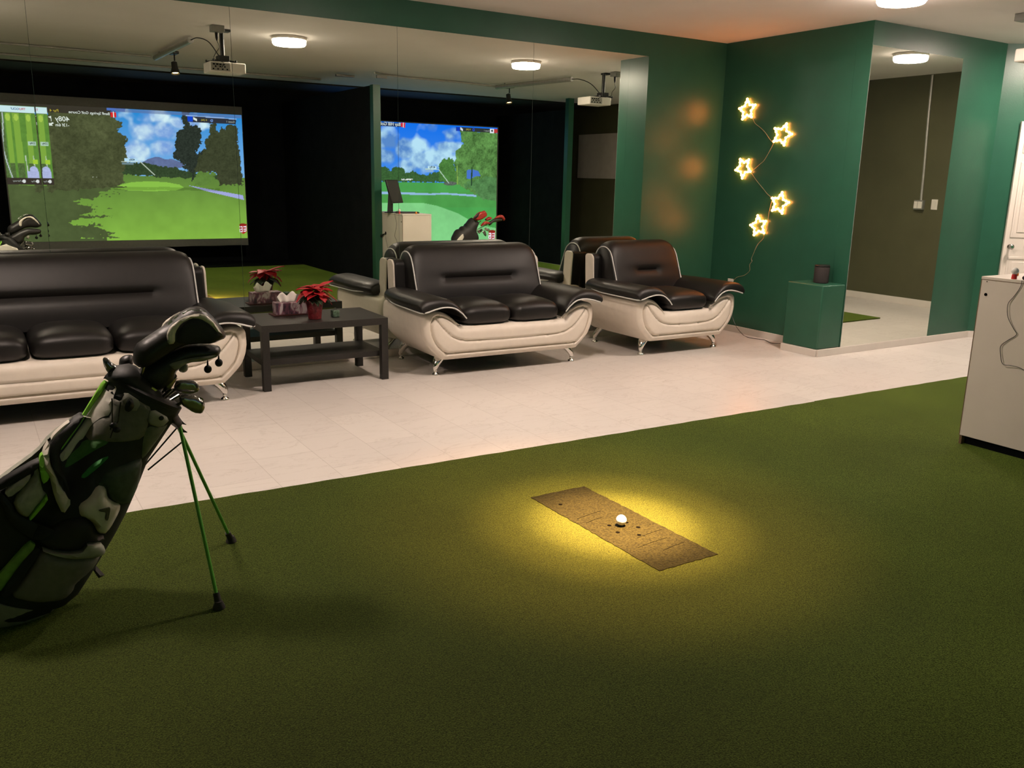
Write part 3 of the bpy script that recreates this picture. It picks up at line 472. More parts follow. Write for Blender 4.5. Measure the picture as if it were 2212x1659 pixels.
def text(s,xr,xl,z,parent,m,name='lettering',dy=.009,hscale=None,tri=0):
    """lettering on a screen facing +y, read from the room: starts at xr (larger x) and ends at xl"""
    c=bpy.data.curves.new('t','FONT'); c.body=s; c.size=.1; c.extrude=.0006; c.align_x='CENTER'; c.align_y='CENTER'; c.offset=.0012
    tmp=bpy.data.objects.new('t',c); COL.objects.link(tmp); dg=bpy.context.evaluated_depsgraph_get(); me=bpy.data.meshes.new_from_object(tmp.evaluated_get(dg)); bpy.data.objects.remove(tmp); bpy.data.curves.remove(c)
    vs=np.array([v.co[:] for v in me.vertices]); w=vs[:,0].max()-vs[:,0].min(); k=(xr-xl)/w; cx=(vs[:,0].max()+vs[:,0].min())/2; cy=(vs[:,1].max()+vs[:,1].min())/2; kh=hscale or k; o=ORG[0]
    for v in me.vertices: x,y,zz=v.co; v.co=((xr+xl)/2-(x-cx)*k-o.x, YS+dy+zz-o.y, z+(y-cy)*kh-o.z)
    me.materials.clear(); me.materials.append(MATS[m]); me.flip_normals(); ob=bpy.data.objects.new(name,me); COL.objects.link(ob); ob.parent=parent; return ob
def cloth(x0,x1,z0,z1):
    mb=MB(); r=[]
    for k in range(41):
        x=x0+(x1-x0)*k/40; w=.002*math.sin(k*.9); r.append([(x,YS,z0+w),(x,YS-.004,z0+w),(x,YS-.004,z1),(x,YS,z1)])
    return mb.loft(r)
t=thing('projection_screen','left lit projector screen with tall dark trees and golf hole map, seen in the mirror','screen',(-.25,YS,.32),'projection screens on the back wall')
build('cloth',cloth(-1.80,1.295,.32,2.41),'screen_cloth',t)
screen_mesh('projected_picture',-1.785,1.285,.428,2.29,.0075,paint_left,t)
text('TRUGOLF',-1.476,-1.654,2.213,t,'t_blue'); text('TRU',-1.476,-1.550,2.213,t,'t_red',dy=.011)
text('Banff Springs Golf Course',-.578,-1.102,2.203,t,'t_white'); text('Par 4',-1.228,-1.336,2.216,t,'t_yellow'); text('1',-.520,-.534,2.203,t,'t_white')
text('408y',-1.10,-1.28,2.10,t,'t_white'); text('-13f 6in',-1.11,-1.28,2.028,t,'t_white')
text('Guest 1',1.175,1.055,2.184,t,'t_grey'); text('0 (36)',.765,.68,2.187,t,'t_yellow'); text('408y',-.29,-.37,1.58,t,'t_black'); text('Fairway',-1.62,-1.72,1.258,t,'t_grey'); text('Far',-1.455,-1.50,1.258,t,'t_grey'); text('234y',-1.40,-1.47,1.765,t,'t_black')
mb=MB().add([(-1.325,YS+.009,2.07),(-1.332,YS+.009,2.07),(-1.332,YS+.009,2.142),(-1.325,YS+.009,2.142)],[(0,1,2,3)]).add([(-1.326,YS+.0095,2.142),(-1.326,YS+.0095,2.105),(-1.366,YS+.0095,2.128)],[(0,1,2)]); build('flag_icon',mb,'t_white',t,smooth=0)
mb=MB().add([(-1.345,YS+.009,2.045),(-1.31,YS+.009,2.06),(-1.30,YS+.009,2.045),(-1.325,YS+.009,2.03),(-1.315,YS+.009,2.012),(-1.36,YS+.009,2.012),(-1.36,YS+.009,2.05)],[(0,1,2,3,4,5,6)]); build('arrow_icon',mb,'t_white',t,smooth=0)
t=thing('projection_screen','right lit projector screen with blue sky and leafy green trees, seen in the mirror','screen',(4.25,YS,.27),'projection screens on the back wall')
build('cloth',cloth(2.60,5.885,.275,2.33),'screen_cloth',t)
screen_mesh('projected_picture',2.64,5.86,.287,2.312,.0085,paint_right,t)
text('Bay Hill Golf Club',3.944,3.40,2.272,t,'t_white'); text('1',4.004,3.990,2.272,t,'t_white'); text('Guest 1',5.69,5.58,2.252,t,'t_grey'); text('0 (36)',5.30,5.21,2.255,t,'t_yellow'); text('419y',4.60,4.49,1.587,t,'t_black')
# ------------------------------------------------------------------ sofas
def sofa(name,label,cx,dy,hw,nc,rot=0):
    t=thing(name,label,'sofa' if hw>.6 else 'armchair',(cx-rot*.88,dy,0),'black and white leather lounge suite',world=False); t.rotation_euler=(0,0,rot)
    e=hw-.743; S=lambda X: X+e if X>0 else X-e      # loveseat coordinate of one arm -> this width
    low=[(.0,.127),(.40,.127),(.57,.128),(.605,.143),(.655,.190),(.700,.240),(.730,.305),(.742,.365)]
    top=[(.742,.395),(.738,.448),(.722,.474),(.69,.489),(.64,.492),(.585,.480),(.54,.457),(.50,.424),(.455,.385),(.42,.372),(.0,.371)]
    lo=catmull([(a,b,0) for a,b in low],6); tp=catmull([(a,b,0) for a,b in top],6)
    half=[(p.x,p.y) for p in lo]+[(p.x,p.y) for p in tp]
    # ring of the whole body in the x,z plane (right side then left side mirrored)
    right=[(x+e if x>.02 else 0,z) for x,z in half]; left=[(-x,z) for x,z in right[::-1]]
    ring=right+left[1:-1]
    mb=MB(); RR=[]
    def sc(f,y,g=0): return [((x*(1-g)),y,.30+(z-.30)*f) for x,z in ring]
    for y,f,g in ((-.872,.97,.012),(-.862,.995,.002),(-.84,1,0),(-.6,1,0),(-.30,1,0.0),(-.10,.99,.02),(-.058,.97,.035),(-.05,.93,.05)): RR.append(sc(f,y,g))
    mb.loft(RR); build('body',mb,'white_leather',t,smooth=50,local=True)
    build('underside',B(-.50-e,.50+e,-.84,-.08,.121,.127),'curtain_black',t,local=True)  # black panel added to cut bounce and deepen the shade beneath the seat
    # puffed front with creases
    hi=lambda X: np.interp(X,[p[0] for p in half[:len(lo)]],[p[1] for p in half[:len(lo)]])
    tx=[p.x for p in tp][::-1]; tz=[p.y for p in tp][::-1]
    nx=210; ang=np.linspace(-PI/2,PI/2,nx); XX=np.sin(ang)*(hw-.0005)
    V=[]; nz=44
    for X in XX:
        q=max(abs(X)-e,0) if abs(X)>e+.3 else .3*abs(X)/(e+.3)
        z0=float(hi(q)); z1=float(np.interp(q,tx,tz)); z1=max(z1,z0+1e-4)
        for k in range(nz):
            s=.5-.5*math.cos(PI*k/(nz-1)); V.append((X,z0+(z1-z0)*s))
    V=np.array(V); out=[(x,z) for x,z in ring]
    d=segdist(V,out,True)
    crA=[(-x,z) for x,z in ((S(.665),.445),(S(.688),.40),(S(.682),.34),(S(.655),.27),(S(.61),.215),(S(.565),.178))]
    innerR=[(-x,z) for x,z in crA]; bot=[(S(.565),.178),(-S(.565),.178)]
    arm=[(.665,.445),(.64,.458),(.59,.450),(.545,.430),(.50,.398),(.46,.372)]
    sw=[(.652,.438),(.60,.375),(.546,.322),(.50,.292),(.449,.273),(.38,.262),(.30,.259)]
    h=.042*infl(d,.055)
    def crease(line,dep,wd):
        nonlocal h
        L=[(p.x,p.y) for p in catmull([(a,b,0) for a,b in line],6)]; dd=segdist(V,L); h=h-dep*np.exp(-(dd/wd)**2)
    for sg in (1,-1):
        crease([(sg*(S(a)),b) for a,b in arm],.019,.007); crease([(sg*abs(x),z) for x,z in crA],.020,.007)
        crease([(sg*S(a),b) for a,b in sw],.018,.0065)
    crease([(S(.30),.259),(0,.257),(-S(.30),.259)],.018,.0065); crease(bot,.020,.007)
    inner=[(sg*S(a),b) for sg,L in ((1,[(.565,.178),(.655,.27),(.688,.40),(.665,.445),(.59,.45),(.50,.398),(.46,.372)]),) for a,b in L]; inner=inner+[(-a,b) for a,b in inner[::-1]]
    di=segdist(V,inner,True)*inpoly(V,inner); h=h+.012*infl(di,.06)*inpoly(V,inner)
    mb=MB(); n=nz; v=[(V[i][0],-.868-h[i],V[i][1]) for i in range(len(V))]
    f=[(i*n+k,(i+1)*n+k,(i+1)*n+k+1,i*n+k+1) for i in range(nx-1) for k in range(n-1)]
    mb.add(v,f); build('front_panel',mb,'white_leather',t,smooth=70,local=True)
    # arm pads with white piping
    bt=[(.775,.492),(.74,.496),(.68,.513),(.604,.523),(.528,.512),(.47,.474),(.432,.435)]
    tpp=[(.436,.472),(.475,.524),(.535,.570),(.61,.592),(.69,.590),(.752,.578),(.788,.550),(.792,.520)]
    for sg in (1,-1):
        base=[(p.x,p.y) for p in catmull([(a,b,0) for a,b in bt],4)]; tt=[(p.x,p.y) for p in catmull([(a,b,0) for a,b in tpp],4)]
        rg=base+tt; cz=(.605,.525); mb=MB(); rr=[]
        for y,k in ((-.960,.30),(-.958,.50),(-.950,.72),(-.935,.89),(-.91,.98),(-.88,1),(-.6,1),(-.42,1),(-.30,.97),(-.17,.93),(-.155,.7)):
            rr.append([(sg*((cz[0]+(x-cz[0])*(1-(1-k)*.10-max(0,y+.42)*.9*(x>cz[0])))+e),y,(np.interp(x,[q[0] for q in base[::-1]],[q[1] for q in base[::-1]]))*(1-k)+z*k) for x,z in rg])
        mb.loft(rr); pad=build('armrest_pad',mb,'black_leather',t,smooth=60,local=True)
        pipe=[(sg*(.742+e),-.19,.520),(sg*(.765+e),-.32,.506),(sg*(.786+e),-.45,.498),(sg*(.788+e),-.7,.495),(sg*(.786+e),-.90,.493),(sg*(.774+e),-.945,.493)]
        pipe+=[(sg*(x+e),-.962,z+.003) for x,z in ((.74,.497),(.68,.514),(.604,.525),(.528,.514),(.47,.476),(.432,.436))]
        build('piping',MB().tube(catmull(pipe,5),.0052,8),'piping_white',pad,smooth=60,local=True)
    # seat cushions
    sw_=.43+e; w=2*sw_/nc
    for k in range(nc):
        c=-sw_+w*(k+.5); mb=MB(); rr=[]; NU,NV=28,40
        sp=lambda a,p: math.copysign(abs(a)**p,a)
        for i in range(NU+1):
            a=-PI/2+PI*i/NU; r=[]
            for j in range(NV):
                b=2*PI*j/NV; X=sp(math.cos(a),.45)*sp(math.cos(b),.32); Yy=sp(math.cos(a),.45)*sp(math.sin(b),.35); Z=sp(math.sin(a),.75)
                zc=.436+.078*Z+(.028*(1-X*X)*(1-.5*Yy*Yy) if Z>0 else 0); r.append((c+X*w*.497,-.655+Yy*.262,zc))
            rr.append(r)
        mb.loft(rr); build('seat_cushion',mb,'black_leather',t,smooth=80,local=True)
    # backrest pad
    prof=catmull([(a,b,0) for a,b in [(-.40,.46),(-.385,.54),(-.345,.66),(-.31,.76),(-.283,.83),(-.245,.886),(-.19,.912),(-.125,.908),(-.078,.872),(-.055,.80),(-.05,.6),(-.05,.46)]],4)
    bw=.560+e; mb=MB(); rr=[]; xs=np.concatenate([[-bw-.012,-bw-.006],np.linspace(-bw,bw,81),[bw+.006,bw+.012]]); cw=.33 if nc>1 else .13
    if nc==3: cw=bw-.25
    for x in xs:
        q=max(0,(abs(x)-(bw-.13))/.13); q=min(q,1.); k=1-.13*(1-math.sqrt(max(0,1-q**2.4))) ; end=max(0,abs(x)-bw)/.012
        r=[]
        for p in prof:
            y,z=p.x,p.y; z=.46+(z-.46)*k
            g=.026*math.exp(-((z-.662)/.011)**2)*(1/(1+math.exp((abs(x)-cw)/.014))); puff=.009*math.exp(-((z-.73)/.06)**2)+.009*math.exp(-((z-.59)/.06)**2)
            if y<-.23: y=y+g-puff*(1/(1+math.exp((abs(x)-cw-.1)/.05)))
            cyy=-.2; czz=.68; f=1-.12*end; r.append((x,cyy+(y-cyy)*f,czz+(z-czz)*(1-.05*end)))
        rr.append(r)
    mb.loft(rr); back=build('backrest',mb,'black_leather',t,smooth=70,local=True)
    for sg in (1,-1):
        pp=[(sg*(bw+.002),p.x-(.004 if p.x<-.25 else 0),.46+(p.y-.46)*.872+.004) for p in prof if p.y>.5 or p.x<-.3]; build('piping',MB().tube(pp[:38],.0052,8),'piping_white',back,smooth=60,local=True)
    # black back frame wings with white outer boards
    for sg in (1,-1):
        def bd(x0,x1,zt,m,n,y0,y1,r):
            pf=[(y0,.40),(y0-.0,zt-r)]+[(y0+r*(1-math.cos(a)),zt-r+r*math.sin(a)) for a in np.linspace(.2,PI/2,6)]+[(y1-r*(1-math.sin(a)),zt-r*.6*(1-math.cos(a))) for a in np.linspace(0,PI/2,5)]+[(y1,.40)]
            lean=lambda z: (z-.45)*.07
            mb=MB(); mb.loft([[(sg*x,y+lean(z),z) for y,z in pf] for x in (x0,x1)]); build(n,mb,m,t,smooth=40,bevel=.012,local=True)
        bd(.50+e,.652+e,.795,'black_leather','back_wing',-.185,-.06,.045)
        bd(.653+e,.668+e,.797,'white_leather','side_board',-.180,-.058,.045)
    build('back_board',B(-.51-e,.51+e,-.062,-.042,.30,.78),'black_leather',t,bevel=.01,local=True)
    # chrome feet
    for sx in (1,-1):
        for fy,dr in ((-.80,-1),(-.15,1)):
            fx=sx*(.605+e); mb=MB(); rr=[]
            for k in range(9):
                s=k/8; z=.135-.100*s; off=-.062*(1-s)**1.8; wd=.040*(1-s)**.8+.010; th=.012*(1-s)+.006*s
                c=Vector((fx+sx*(off+.004),fy-dr*.03*(1-s)**1.8,z)); rr.append([(c.x+a*wd,c.y+b*max(wd*.8,.008),c.z) for a,b in [(math.cos(q),math.sin(q)) for q in np.linspace(0,2*PI,12,endpoint=False)]])
            mb.loft(rr); leg=build('leg',mb,'chrome',t,smooth=60,local=True)
            build('foot',MB().lathe([(.026,0),(.028,.004),(.024,.014),(.012,.022),(.010,.030),(.0145,.038),(.010,.047),(.002,.050)],(fx,fy,0),20),'chrome',leg,smooth=60,local=True)
    return t
sofa('sofa','long three seat black and white leather sofa behind the golf bag',-2.045,0,.99,3,-.014)
sofa('loveseat','two seat black and white leather loveseat between coffee table and armchair',.950,0,.743,2,-.03)
sofa('armchair','single wide black and white leather armchair by the star lights',2.66,-.075,.553,1,-.012)
# ------------------------------------------------------------------ coffee table and what stands on it
th=-.0184; ct,st=math.cos(th),math.sin(th)
t=thing('coffee_table','low black rectangular coffee table with a lower shelf between sofa and loveseat','table',(0,-.191,0),world=False); t.rotation_euler=(0,0,th)
build('tabletop',B(-.90,0,-.55,0,.402,.450),'table_black',t,bevel=.0015,local=True)
for x in (-.90,-.05):
    for y in (-.55,-.05): build('leg',B(x,x+.05,y,y+.05,0,.402),'table_black',t,bevel=.0015,local=True)
build('shelf',B(-.888,-.012,-.49,-.06,.165,.205),'table_black',t,bevel=.0015,local=True)
px,py=-.494,-.585
t=thing('poinsettia','red poinsettia plant in a dark red foil wrapped pot on the table','plant',(px,py,.45))
mb=MB(); rr=[]
for k,(r,z) in enumerate([(.036,.4515),(.044,.453),(.048,.49),(.053,.535),(.056,.555),(.066,.572),(.073,.584),(.064,.586),(.052,.570),(.045,.56)]):
    rr.append([(px+(r+.004*math.sin(9*a+k)*(z-.44)*6)*math.cos(a),py+(r+.004*math.sin(9*a+k)*(z-.44)*6)*math.sin(a),z+.004*math.sin(5*a)*(1 if k>4 else 0)) for a in np.linspace(0,2*PI,36,endpoint=False)])
mb.loft(rr); build('foil_pot',mb,'pot_foil',t)
mb=MB(); random.seed(11)
for k in range(7): a=k*.9; mb.tube([(px,py,.54),(px+.02*math.cos(a),py+.02*math.sin(a),.60),(px+.045*math.cos(a),py+.04*math.sin(a),.645)],.003,6)
build('stem',mb,'leaf_dark',t)
def leaf(mb,base,az,tilt,L,W,curl=.25,roll=0):
    n=7; v=[]; 
    W*=1.25; L*=1.08; M=Matrix.Rotation(az,3,'Z')@Matrix.Rotation(-tilt,3,'Y')@Matrix.Rotation(roll,3,'X')
    for i in range(n):
        s=i/(n-1); w=W*math.sin(PI*min(1,s*.92+.06))**.8*(1-.25*s)*(1+.12*math.sin(s*14))
        for j in (-1,-.5,0,.5,1): v.append(tuple(Vector(base)+M@Vector((s*L,j*w*.5,-curl*L*s*s+.10*W*abs(j)**1.5))))
    f=[(i*5+j,i*5+j+1,i*5+j+6,i*5+j+5) for i in range(n-1) for j in range(4)]; mb.add(v,f)
mb=MB()
for k in range(16): a=k*2.4; leaf(mb,(px+.02*math.cos(a),py+.02*math.sin(a),.600+.004*(k%5)),a,.05-.3*random.random(),.075+.03*random.random(),.05,.4)
build('green_leaf',mb,'leaf_dark',t,smooth=80)
mb=MB()
heads=[(-.030,-.012,.655),(.035,.0,.660),(.005,.035,.668),(.0,-.045,.635)]
for hx,hy,hz in heads:
    a0=random.random()*6
    for k in range(6): a=a0+k*1.05; leaf(mb,(px+hx,py+hy,hz-.004*(k%2)),a,.12+.25*random.random()-.2*(k%2),.080+.02*random.random(),.064,.30)
leaf(mb,(px+.035,py,.668),.25,.42,.115,.062,.15); leaf(mb,(px-.05,py-.01,.640),3.3,-.2,.09,.055,.5); leaf(mb,(px+.06,py-.02,.635),-.3,-.35,.10,.045,.3); leaf(mb,(px+.03,py-.05,.64),-1.3,-.9,.075,.06,.1); leaf(mb,(px+.07,py,.61),-.1,-.8,.08,.04,.1)
build('red_bract',mb,'bract_red',t,smooth=80)
# tissue box
t=thing('tissue_box','patterned cardboard tissue box with a white tissue sticking out','tissue box',(-.588,-.31,.458),world=False); t.rotation_euler=(0,0,-.05)
m=mat('tissue_print',(.05,.03,.05),.6); nt=m.node_tree; b=nt.nodes['Principled BSDF']; tc=nt.nodes.new('ShaderNodeTexCoord'); n=nt.nodes.new('ShaderNodeTexNoise'); n.inputs['Scale'].default_value=26; n.inputs['Distortion'].default_value=1.2
mp=nt.nodes.new('ShaderNodeMapping'); mp.inputs['Scale'].default_value=(1,1,.45); cr=nt.nodes.new('ShaderNodeValToRGB'); e=cr.color_ramp.elements; e[0].position=.36; e[0].color=(.03,.018,.03,1); e[1].position=.64; e[1].color=(.42,.36,.36,1); x=cr.color_ramp.elements.new(.5); x.color=(.16,.05,.08,1)
nt.links.new(tc.outputs['Object'],mp.inputs[0]); nt.links.new(mp.outputs[0],n.inputs['Vector']); nt.links.new(n.outputs['Fac'],cr.inputs[0]); nt.links.new(cr.outputs[0],b.inputs['Base Color'])
build('carton',B(-.105,.125,-.055,.055,0,.082),'tissue_print',t,bevel=.002,local=True)
mb=MB(); v=[];nx,ny=13,5
for j in range(ny):
    for i in range(nx):
        s=i/(nx-1)*2-1; q=j/(ny-1); v.append((s*(.050+.022*q)-.012,.006*math.sin(s*7+q)*(1+q),.080+q*(.062+.016*math.cos(s*6.2)*-1+.006*s)))
mb.add(v,[(j*nx+i,j*nx+i+1,(j+1)*nx+i+1,(j+1)*nx+i) for j in range(ny-1) for i in range(nx-1)]); build('tissue',mb,'tissue',t,smooth=80,solid=.003,local=True)
o=build('tray',B(-.72,-.465,-.375,-.245,.450,.458),'coaster_wood',bevel=.002); tag(o,'thin dark red tray under the tissue box','tray')
o=build('glass_cube',B(-.358,-.308,-.575,-.525,.4505,.4985),'glass_green',bevel=.005); tag(o,'small mottled green glass cube candle holder on the coffee table','candle holder')
# ------------------------------------------------------------------ golf bag in the foreground
D2=np.array([.536,.844]); P2=np.array([.844,-.536]); O2=np.array([-2.45,.079]); YG=-3.36
SA=[-.05,.05,.15,.33,.45,.55,.68,.76]; AA=[.122,.13,.136,.138,.125,.110,.118,.124]
def surf(x,z,sg=-1):
    r=np.array([x,z])-O2; s=r@D2; w=r@P2; a=np.interp(s,SA,AA); k=min(max((.62-s)/.2,0),1); pk=.085*k*math.sqrt(max(0,1-((w+.19)/.16)**2)); return YG+sg*max(.92*a*math.sqrt(max(0,1-(w/a)**2)),pk)
PUFF=('ball_pocket','lower_pocket','base_pocket','side_pocket','side_pocket_front','badge','strap_pad','pocket_panel')
def surfpatch(mb,poly,h,sg=-1,sm=1,step=.014,skirt=.012,name=''):
    q2=smoothpoly(T3(poly),sm) if sm else T3(poly); V,F,d=fill(q2,step); h=h/1000.
    if name in PUFF: k=.001+max(0,h-.026)+min(h,.026)*infl(d,.026)
    else: k=.001+max(0,h-.006)+min(max(h,0),.006)*infl(d,.006)
    v=[(a[0],surf(a[0],a[1],sg)+sg*q,a[1]) for a,q in zip(V,k)]; mb.add(v,F)
    n=len(q2); e=[v[i] for i in range(n)]; skirt=max(skirt,h+.004); mb.loft([e,[(a[0],a[1]-sg*skirt,a[2]) for a in e]],True,False); return mb
t=thing('golf_bag','grey, black and green stand golf bag leaning on two green legs','golf bag',(-2.45,YG,0))
mb=MB(); rr=[]
def ring(c,a,b,n2): # n2: in plane direction of section
    return [(c[0]+a*math.cos(q)*n2[0],YG+b*math.sin(q),c[1]+a*math.cos(q)*n2[1]) for q in np.linspace(0,2*PI,40,endpoint=False)]
rr.append(ring((-2.488,.05),.122,.105,(.985,-.17))); rr.append(ring((-2.468,.075),.130,.114,(.93,-.36)))
for s in (.05,.12,.2,.28,.36,.42,.48,.55,.62,.69,.74):
    a=float(np.interp(s,SA,AA)); c=O2+D2*s; rr.append(ring(c,a,.92*a,P2))
mb.loft(rr); build('bag_body',mb,'bag_base',t,smooth=60)
for sg in (-1,1): build('side_pocket',surfpatch(MB(),Q['side_pocket'],-3,sg,1,.02,.04),'bag_black' if sg<0 else 'bag_panelgrey',t,smooth=60)
for n,m_,h,poly in BAG: build(n,surfpatch(MB(),poly,h,name=n),m_,t,smooth=50)
mb=MB().loft([ring((-2.505,.0145),.108,.082,(1,0)),ring((-2.505,.020),.124,.094,(1,0)),ring((-2.490,.052),.130,.110,(.985,-.17)),ring((-2.475,.078),.134,.118,(.93,-.36))]); build('base_boot',mb,'bag_rim',t,smooth=60)
# far side panels (seen in the mirror)
def sw(pts): return [tuple(int(round(1000*k)) for k in (O2+D2*s+P2*w)) for s,w in pts]
build('front_panel',surfpatch(MB(),sw([(.72,-.10),(.74,.06),(.60,.09),(.45,.08),(.40,-.02),(.52,-.10)]),8,1),'bag_beige',t,smooth=50)
build('snap_patch',surfpatch(MB(),sw([(.73,.07),(.72,.112),(.62,.105),(.60,.095)]),10,1),'bag_stone',t,smooth=50)
build('stripe',surfpatch(MB(),sw([(.73,-.118),(.72,-.10),(.40,-.10),(.36,-.06),(.30,-.08),(.40,-.118)]),9,1),'bag_green',t,smooth=50)
build('pocket_panel',surfpatch(MB(),sw([(.40,-.02),(.45,.08),(.30,.12),(.1,.12),(.08,-.05),(.28,-.05)]),24,1),'bag_panelgrey',t,smooth=50)
mb=MB(); pillow(mb,T3(Q['collar']),YG,.15,.014,R=.05); c=O2+D2*.745
mb.loft([ring(O2+D2*.70,.119,.106,P2),ring(O2+D2*.705,.123,.110,P2),ring(O2+D2*.752,.123,.110,P2),ring(O2+D2*.757,.112,.10,P2)])
build('collar',mb,'bag_black',t,smooth=60)
build('buckle_strap',pillow(MB(),T3(Q['buckle_strap']),-3.478,.016,.01,smooth=1),'bag_black',t)
build('buckle',pillow(MB(),T3(Q['buckle']),-3.492,.022,.01,smooth=1),'black_plastic',t)
mb=MB()
for k in ('cord1','cord2'): mb.tube([(x,-3.492,z) for x,z in T3(Q[k])],.0022,6)
build('cord',mb,'black_plastic',t)
mb=MB()
for x,z in T3(Q['toggle']): mb.sphere((x,-3.494,z),.011,12,(1.1,.8,.9))
build('toggle',mb,'black_plastic',t)
x,z=T3(Q['snap'])[0]; build('snap',MB().lathe([(.008,0),(.008,.004),(.005,.006)],(x,surf(x,z)-.012,z),14,ax=Vector((0,-1,0))),'black_plastic',t)
build('metal_clip',pillow(MB(),T3(Q['clip']),-3.478,.008,.006,smooth=0),'chrome',t)
mb=MB(); x,z=T3(Q['tab'])[0]; pillow(mb,T3(Q['tab']),YG,.04,.012,R=.006,smooth=0); build('lift_tab',mb,'bag_black',t)
hx,hz=T3(Q['hinge'])[0]
for (fx,fy),yo in (((-1.746,-3.121),.035),((-1.921,-3.645),-.035)):
    a=Vector((hx-.012,YG+yo,hz+.02)); b=Vector((fx,fy,.022)); lg=build('stand_leg',MB().tube([a,a.lerp(b,.5),b],.0062,10),'leg_green',t)
    dd=(b-a).normalized(); build('rubber_foot',MB().tube([b-dd*.045,b-dd*.012],[.011,.012],12).lathe([(.019,.014),(.021,.016),(.019,.024),(.012,.040)],(b.x,b.y,0),14),'rubber',lg)
r=T3(Q['rod']); 
for (p0,p1),yo in (((r[0],r[1]),.03),((r[2],r[3]),-.03)): build('actuator_rod',MB().tube([(p0[0],YG+yo,p0[1]),(p1[0],YG+yo,p1[1])],.0028,6),'rubber',t)
# the clubs standing in the bag
def shaft(mb,head,dy=0,r=.0055): 
    c=O2+D2*.62; return mb.tube([(head[0],YG+dy,head[1]),(c[0]+(head[0]-c[0])*.15,YG+dy*.6,c[1]+(head[1]-c[1])*.1)],r,8)
def club(label,pos,parts,dy,shaftfrom):
    t=thing('golf_club',label,'golf club',(pos[0],YG,pos[1]),'clubs standing in the grey and green bag')
    build('shaft',shaft(MB(),shaftfrom,dy),'chrome_dark',t)
    for n,k,y,th_,m_,st_,R_ in parts: build(n,pillow(MB(),T3(Q[k]) if isinstance(k,str) else k,y,th_,st_,R=R_),m_,t,smooth=60)
    return t
t=club('driver in a big black head cover with a silver band, topmost in the bag',(-1.95,.9),[('head_cover','driver',-3.40,.105,'cover_black',.012,.05),('silver_band','driver_band',-3.452,.016,'cover_silver',.008,.01),('sole_panel','driver_sole',-3.452,.010,'bag_black',.012,.01),('silver_band','driver_band',-3.350,.016,'cover_silver',.008,.01)],-.04,(-2.05,.84))
hc=[c for c in t.children if c.name.startswith('head_cover')][0]
mb=MB()
for i in range(6): pillow(mb,T3(Q['dl%d'%i]),-3.458,.014,.006,smooth=0)
build('cover_lettering',mb,'cover_mark',hc)
t=club('fairway wood in a black and olive head cover with two hanging tassels',(-1.95,.8),[('head_cover','wood',-3.37,.085,'cover_black',.012,.04),('sole_panel','wood_sole',-3.412,.014,'cover_olive',.01,.01)],-.01,(-2.05,.78))
hc=[c for c in t.children if c.name.startswith('head_cover')][0]
mb=MB()
for (x,z),(x2,z2) in zip(T3(Q['tassel']),T3(Q['tassel_top'])): mb.sphere((x,-3.37,z),.0135,14,(1,.8,1.05)); mb.tube([(x,-3.37,z+.01),(x2,-3.37,z2+.004)],[.004,.0016],6)
build('tassel',mb,'bag_black',hc)
club('iron with a dark blade, upper of the bare irons at the front of the bag',(-1.92,.72),[('club_head','iron_a',-3.36,.020,'gunmetal',.01,.008)],-.0,(-1.958,.712))
club('iron with a dark blade, lowest and nearest of the bare irons',(-1.91,.65),[('club_head','iron_b',-3.405,.020,'gunmetal',.01,.008)],-.045,(-1.945,.675))
club('iron half hidden behind the lowest iron blade',(-1.9,.67),[('club_head','iron_c',-3.345,.018,'chrome_dark',.01,.008)],.015,(-1.943,.686))
club('iron with a shiny steel head right under the fairway wood cover',(-1.97,.73),[('club_head','iron_d',-3.385,.024,'chrome_dark',.01,.01)],-.025,(-1.975,.72))
club('wedge with a round grey cover peeking out below the fairway wood cover',(-1.93,.78),[('head_cover','iron_cover',-3.35,.030,'cover_olive',.01,.014)],.01,(-1.95,.75))
club('putter with an upright dark blade at the left side of the bag opening',(-2.15,.81),[('club_head','putter',-3.36,.026,'gunmetal',.01,.012)],.0,(-2.14,.79))
club('club with a small rounded dark cover between putter and driver',(-2.1,.82),[('head_cover','cover_small',-3.31,.055,'cover_black',.01,.026)],.05,(-2.10,.79))
# ------------------------------------------------------------------ second golf bag (right bay)
YR=-3.95
t=thing('golf_bag','black golf bag with a beige panel, seen in the mirror before the right screen','golf bag',(3.1,YR,0))
low=T3(Q2['body']); base=[(2.86,.33),(2.80,.20),(2.76,.03),(2.80,.005),(3.02,.005),(3.06,.10),(3.22,.33)]
bp=[p for p in low if p[1]>.40]; bp=bp+[(3.20,.42),(3.10,.16),(3.06,.008),(2.82,.008),(2.80,.12),(2.90,.42)]
build('bag_body',pillow(MB(),bp,YR,.22,.022,R=.10,smooth=1),'bag_black',t,smooth=60)
build('pocket_panel',pillow(MB(),T3(Q2['panel']),YR+.105,.03,.014,R=.01,smooth=0),'bag_beige',t)
lx,lz=T3(Q2['leg'])[0]
for fx,fy in ((3.52,YR-.24),(3.50,YR+.26)): build('stand_leg',MB().tube([(lx,YR,lz),(fx,fy,.02)],.006,8),'black_plastic',t)
def rclub(label,parts,sf):
    t=thing('golf_club',label,'golf club',(3.4,YR,.8),'clubs standing in the black bag')
    build('shaft',MB().tube([(sf[0],YR+.07,sf[1]),(3.16,YR,.66)],.005,8),'chrome_dark',t)
    for n,k,y,th_,m_ in parts: build(n,pillow(MB(),T3(Q2[k]),YR+.07+y,th_,.010,R=.022,smooth=1 if n=='head_cover' else 0),m_,t,smooth=60)
rclub('driver in a red and black head cover, leftmost on the black bag in the mirror',[('head_cover','driver',0,.09,'cover_red'),('cover_panel','driver_dark',.045,.016,'bag_black')],(3.33,.86))
rclub('fairway wood in a red head cover, middle of the covered clubs in the mirror',[('head_cover','wood1',-.02,.07,'cover_red')],(3.40,.87))
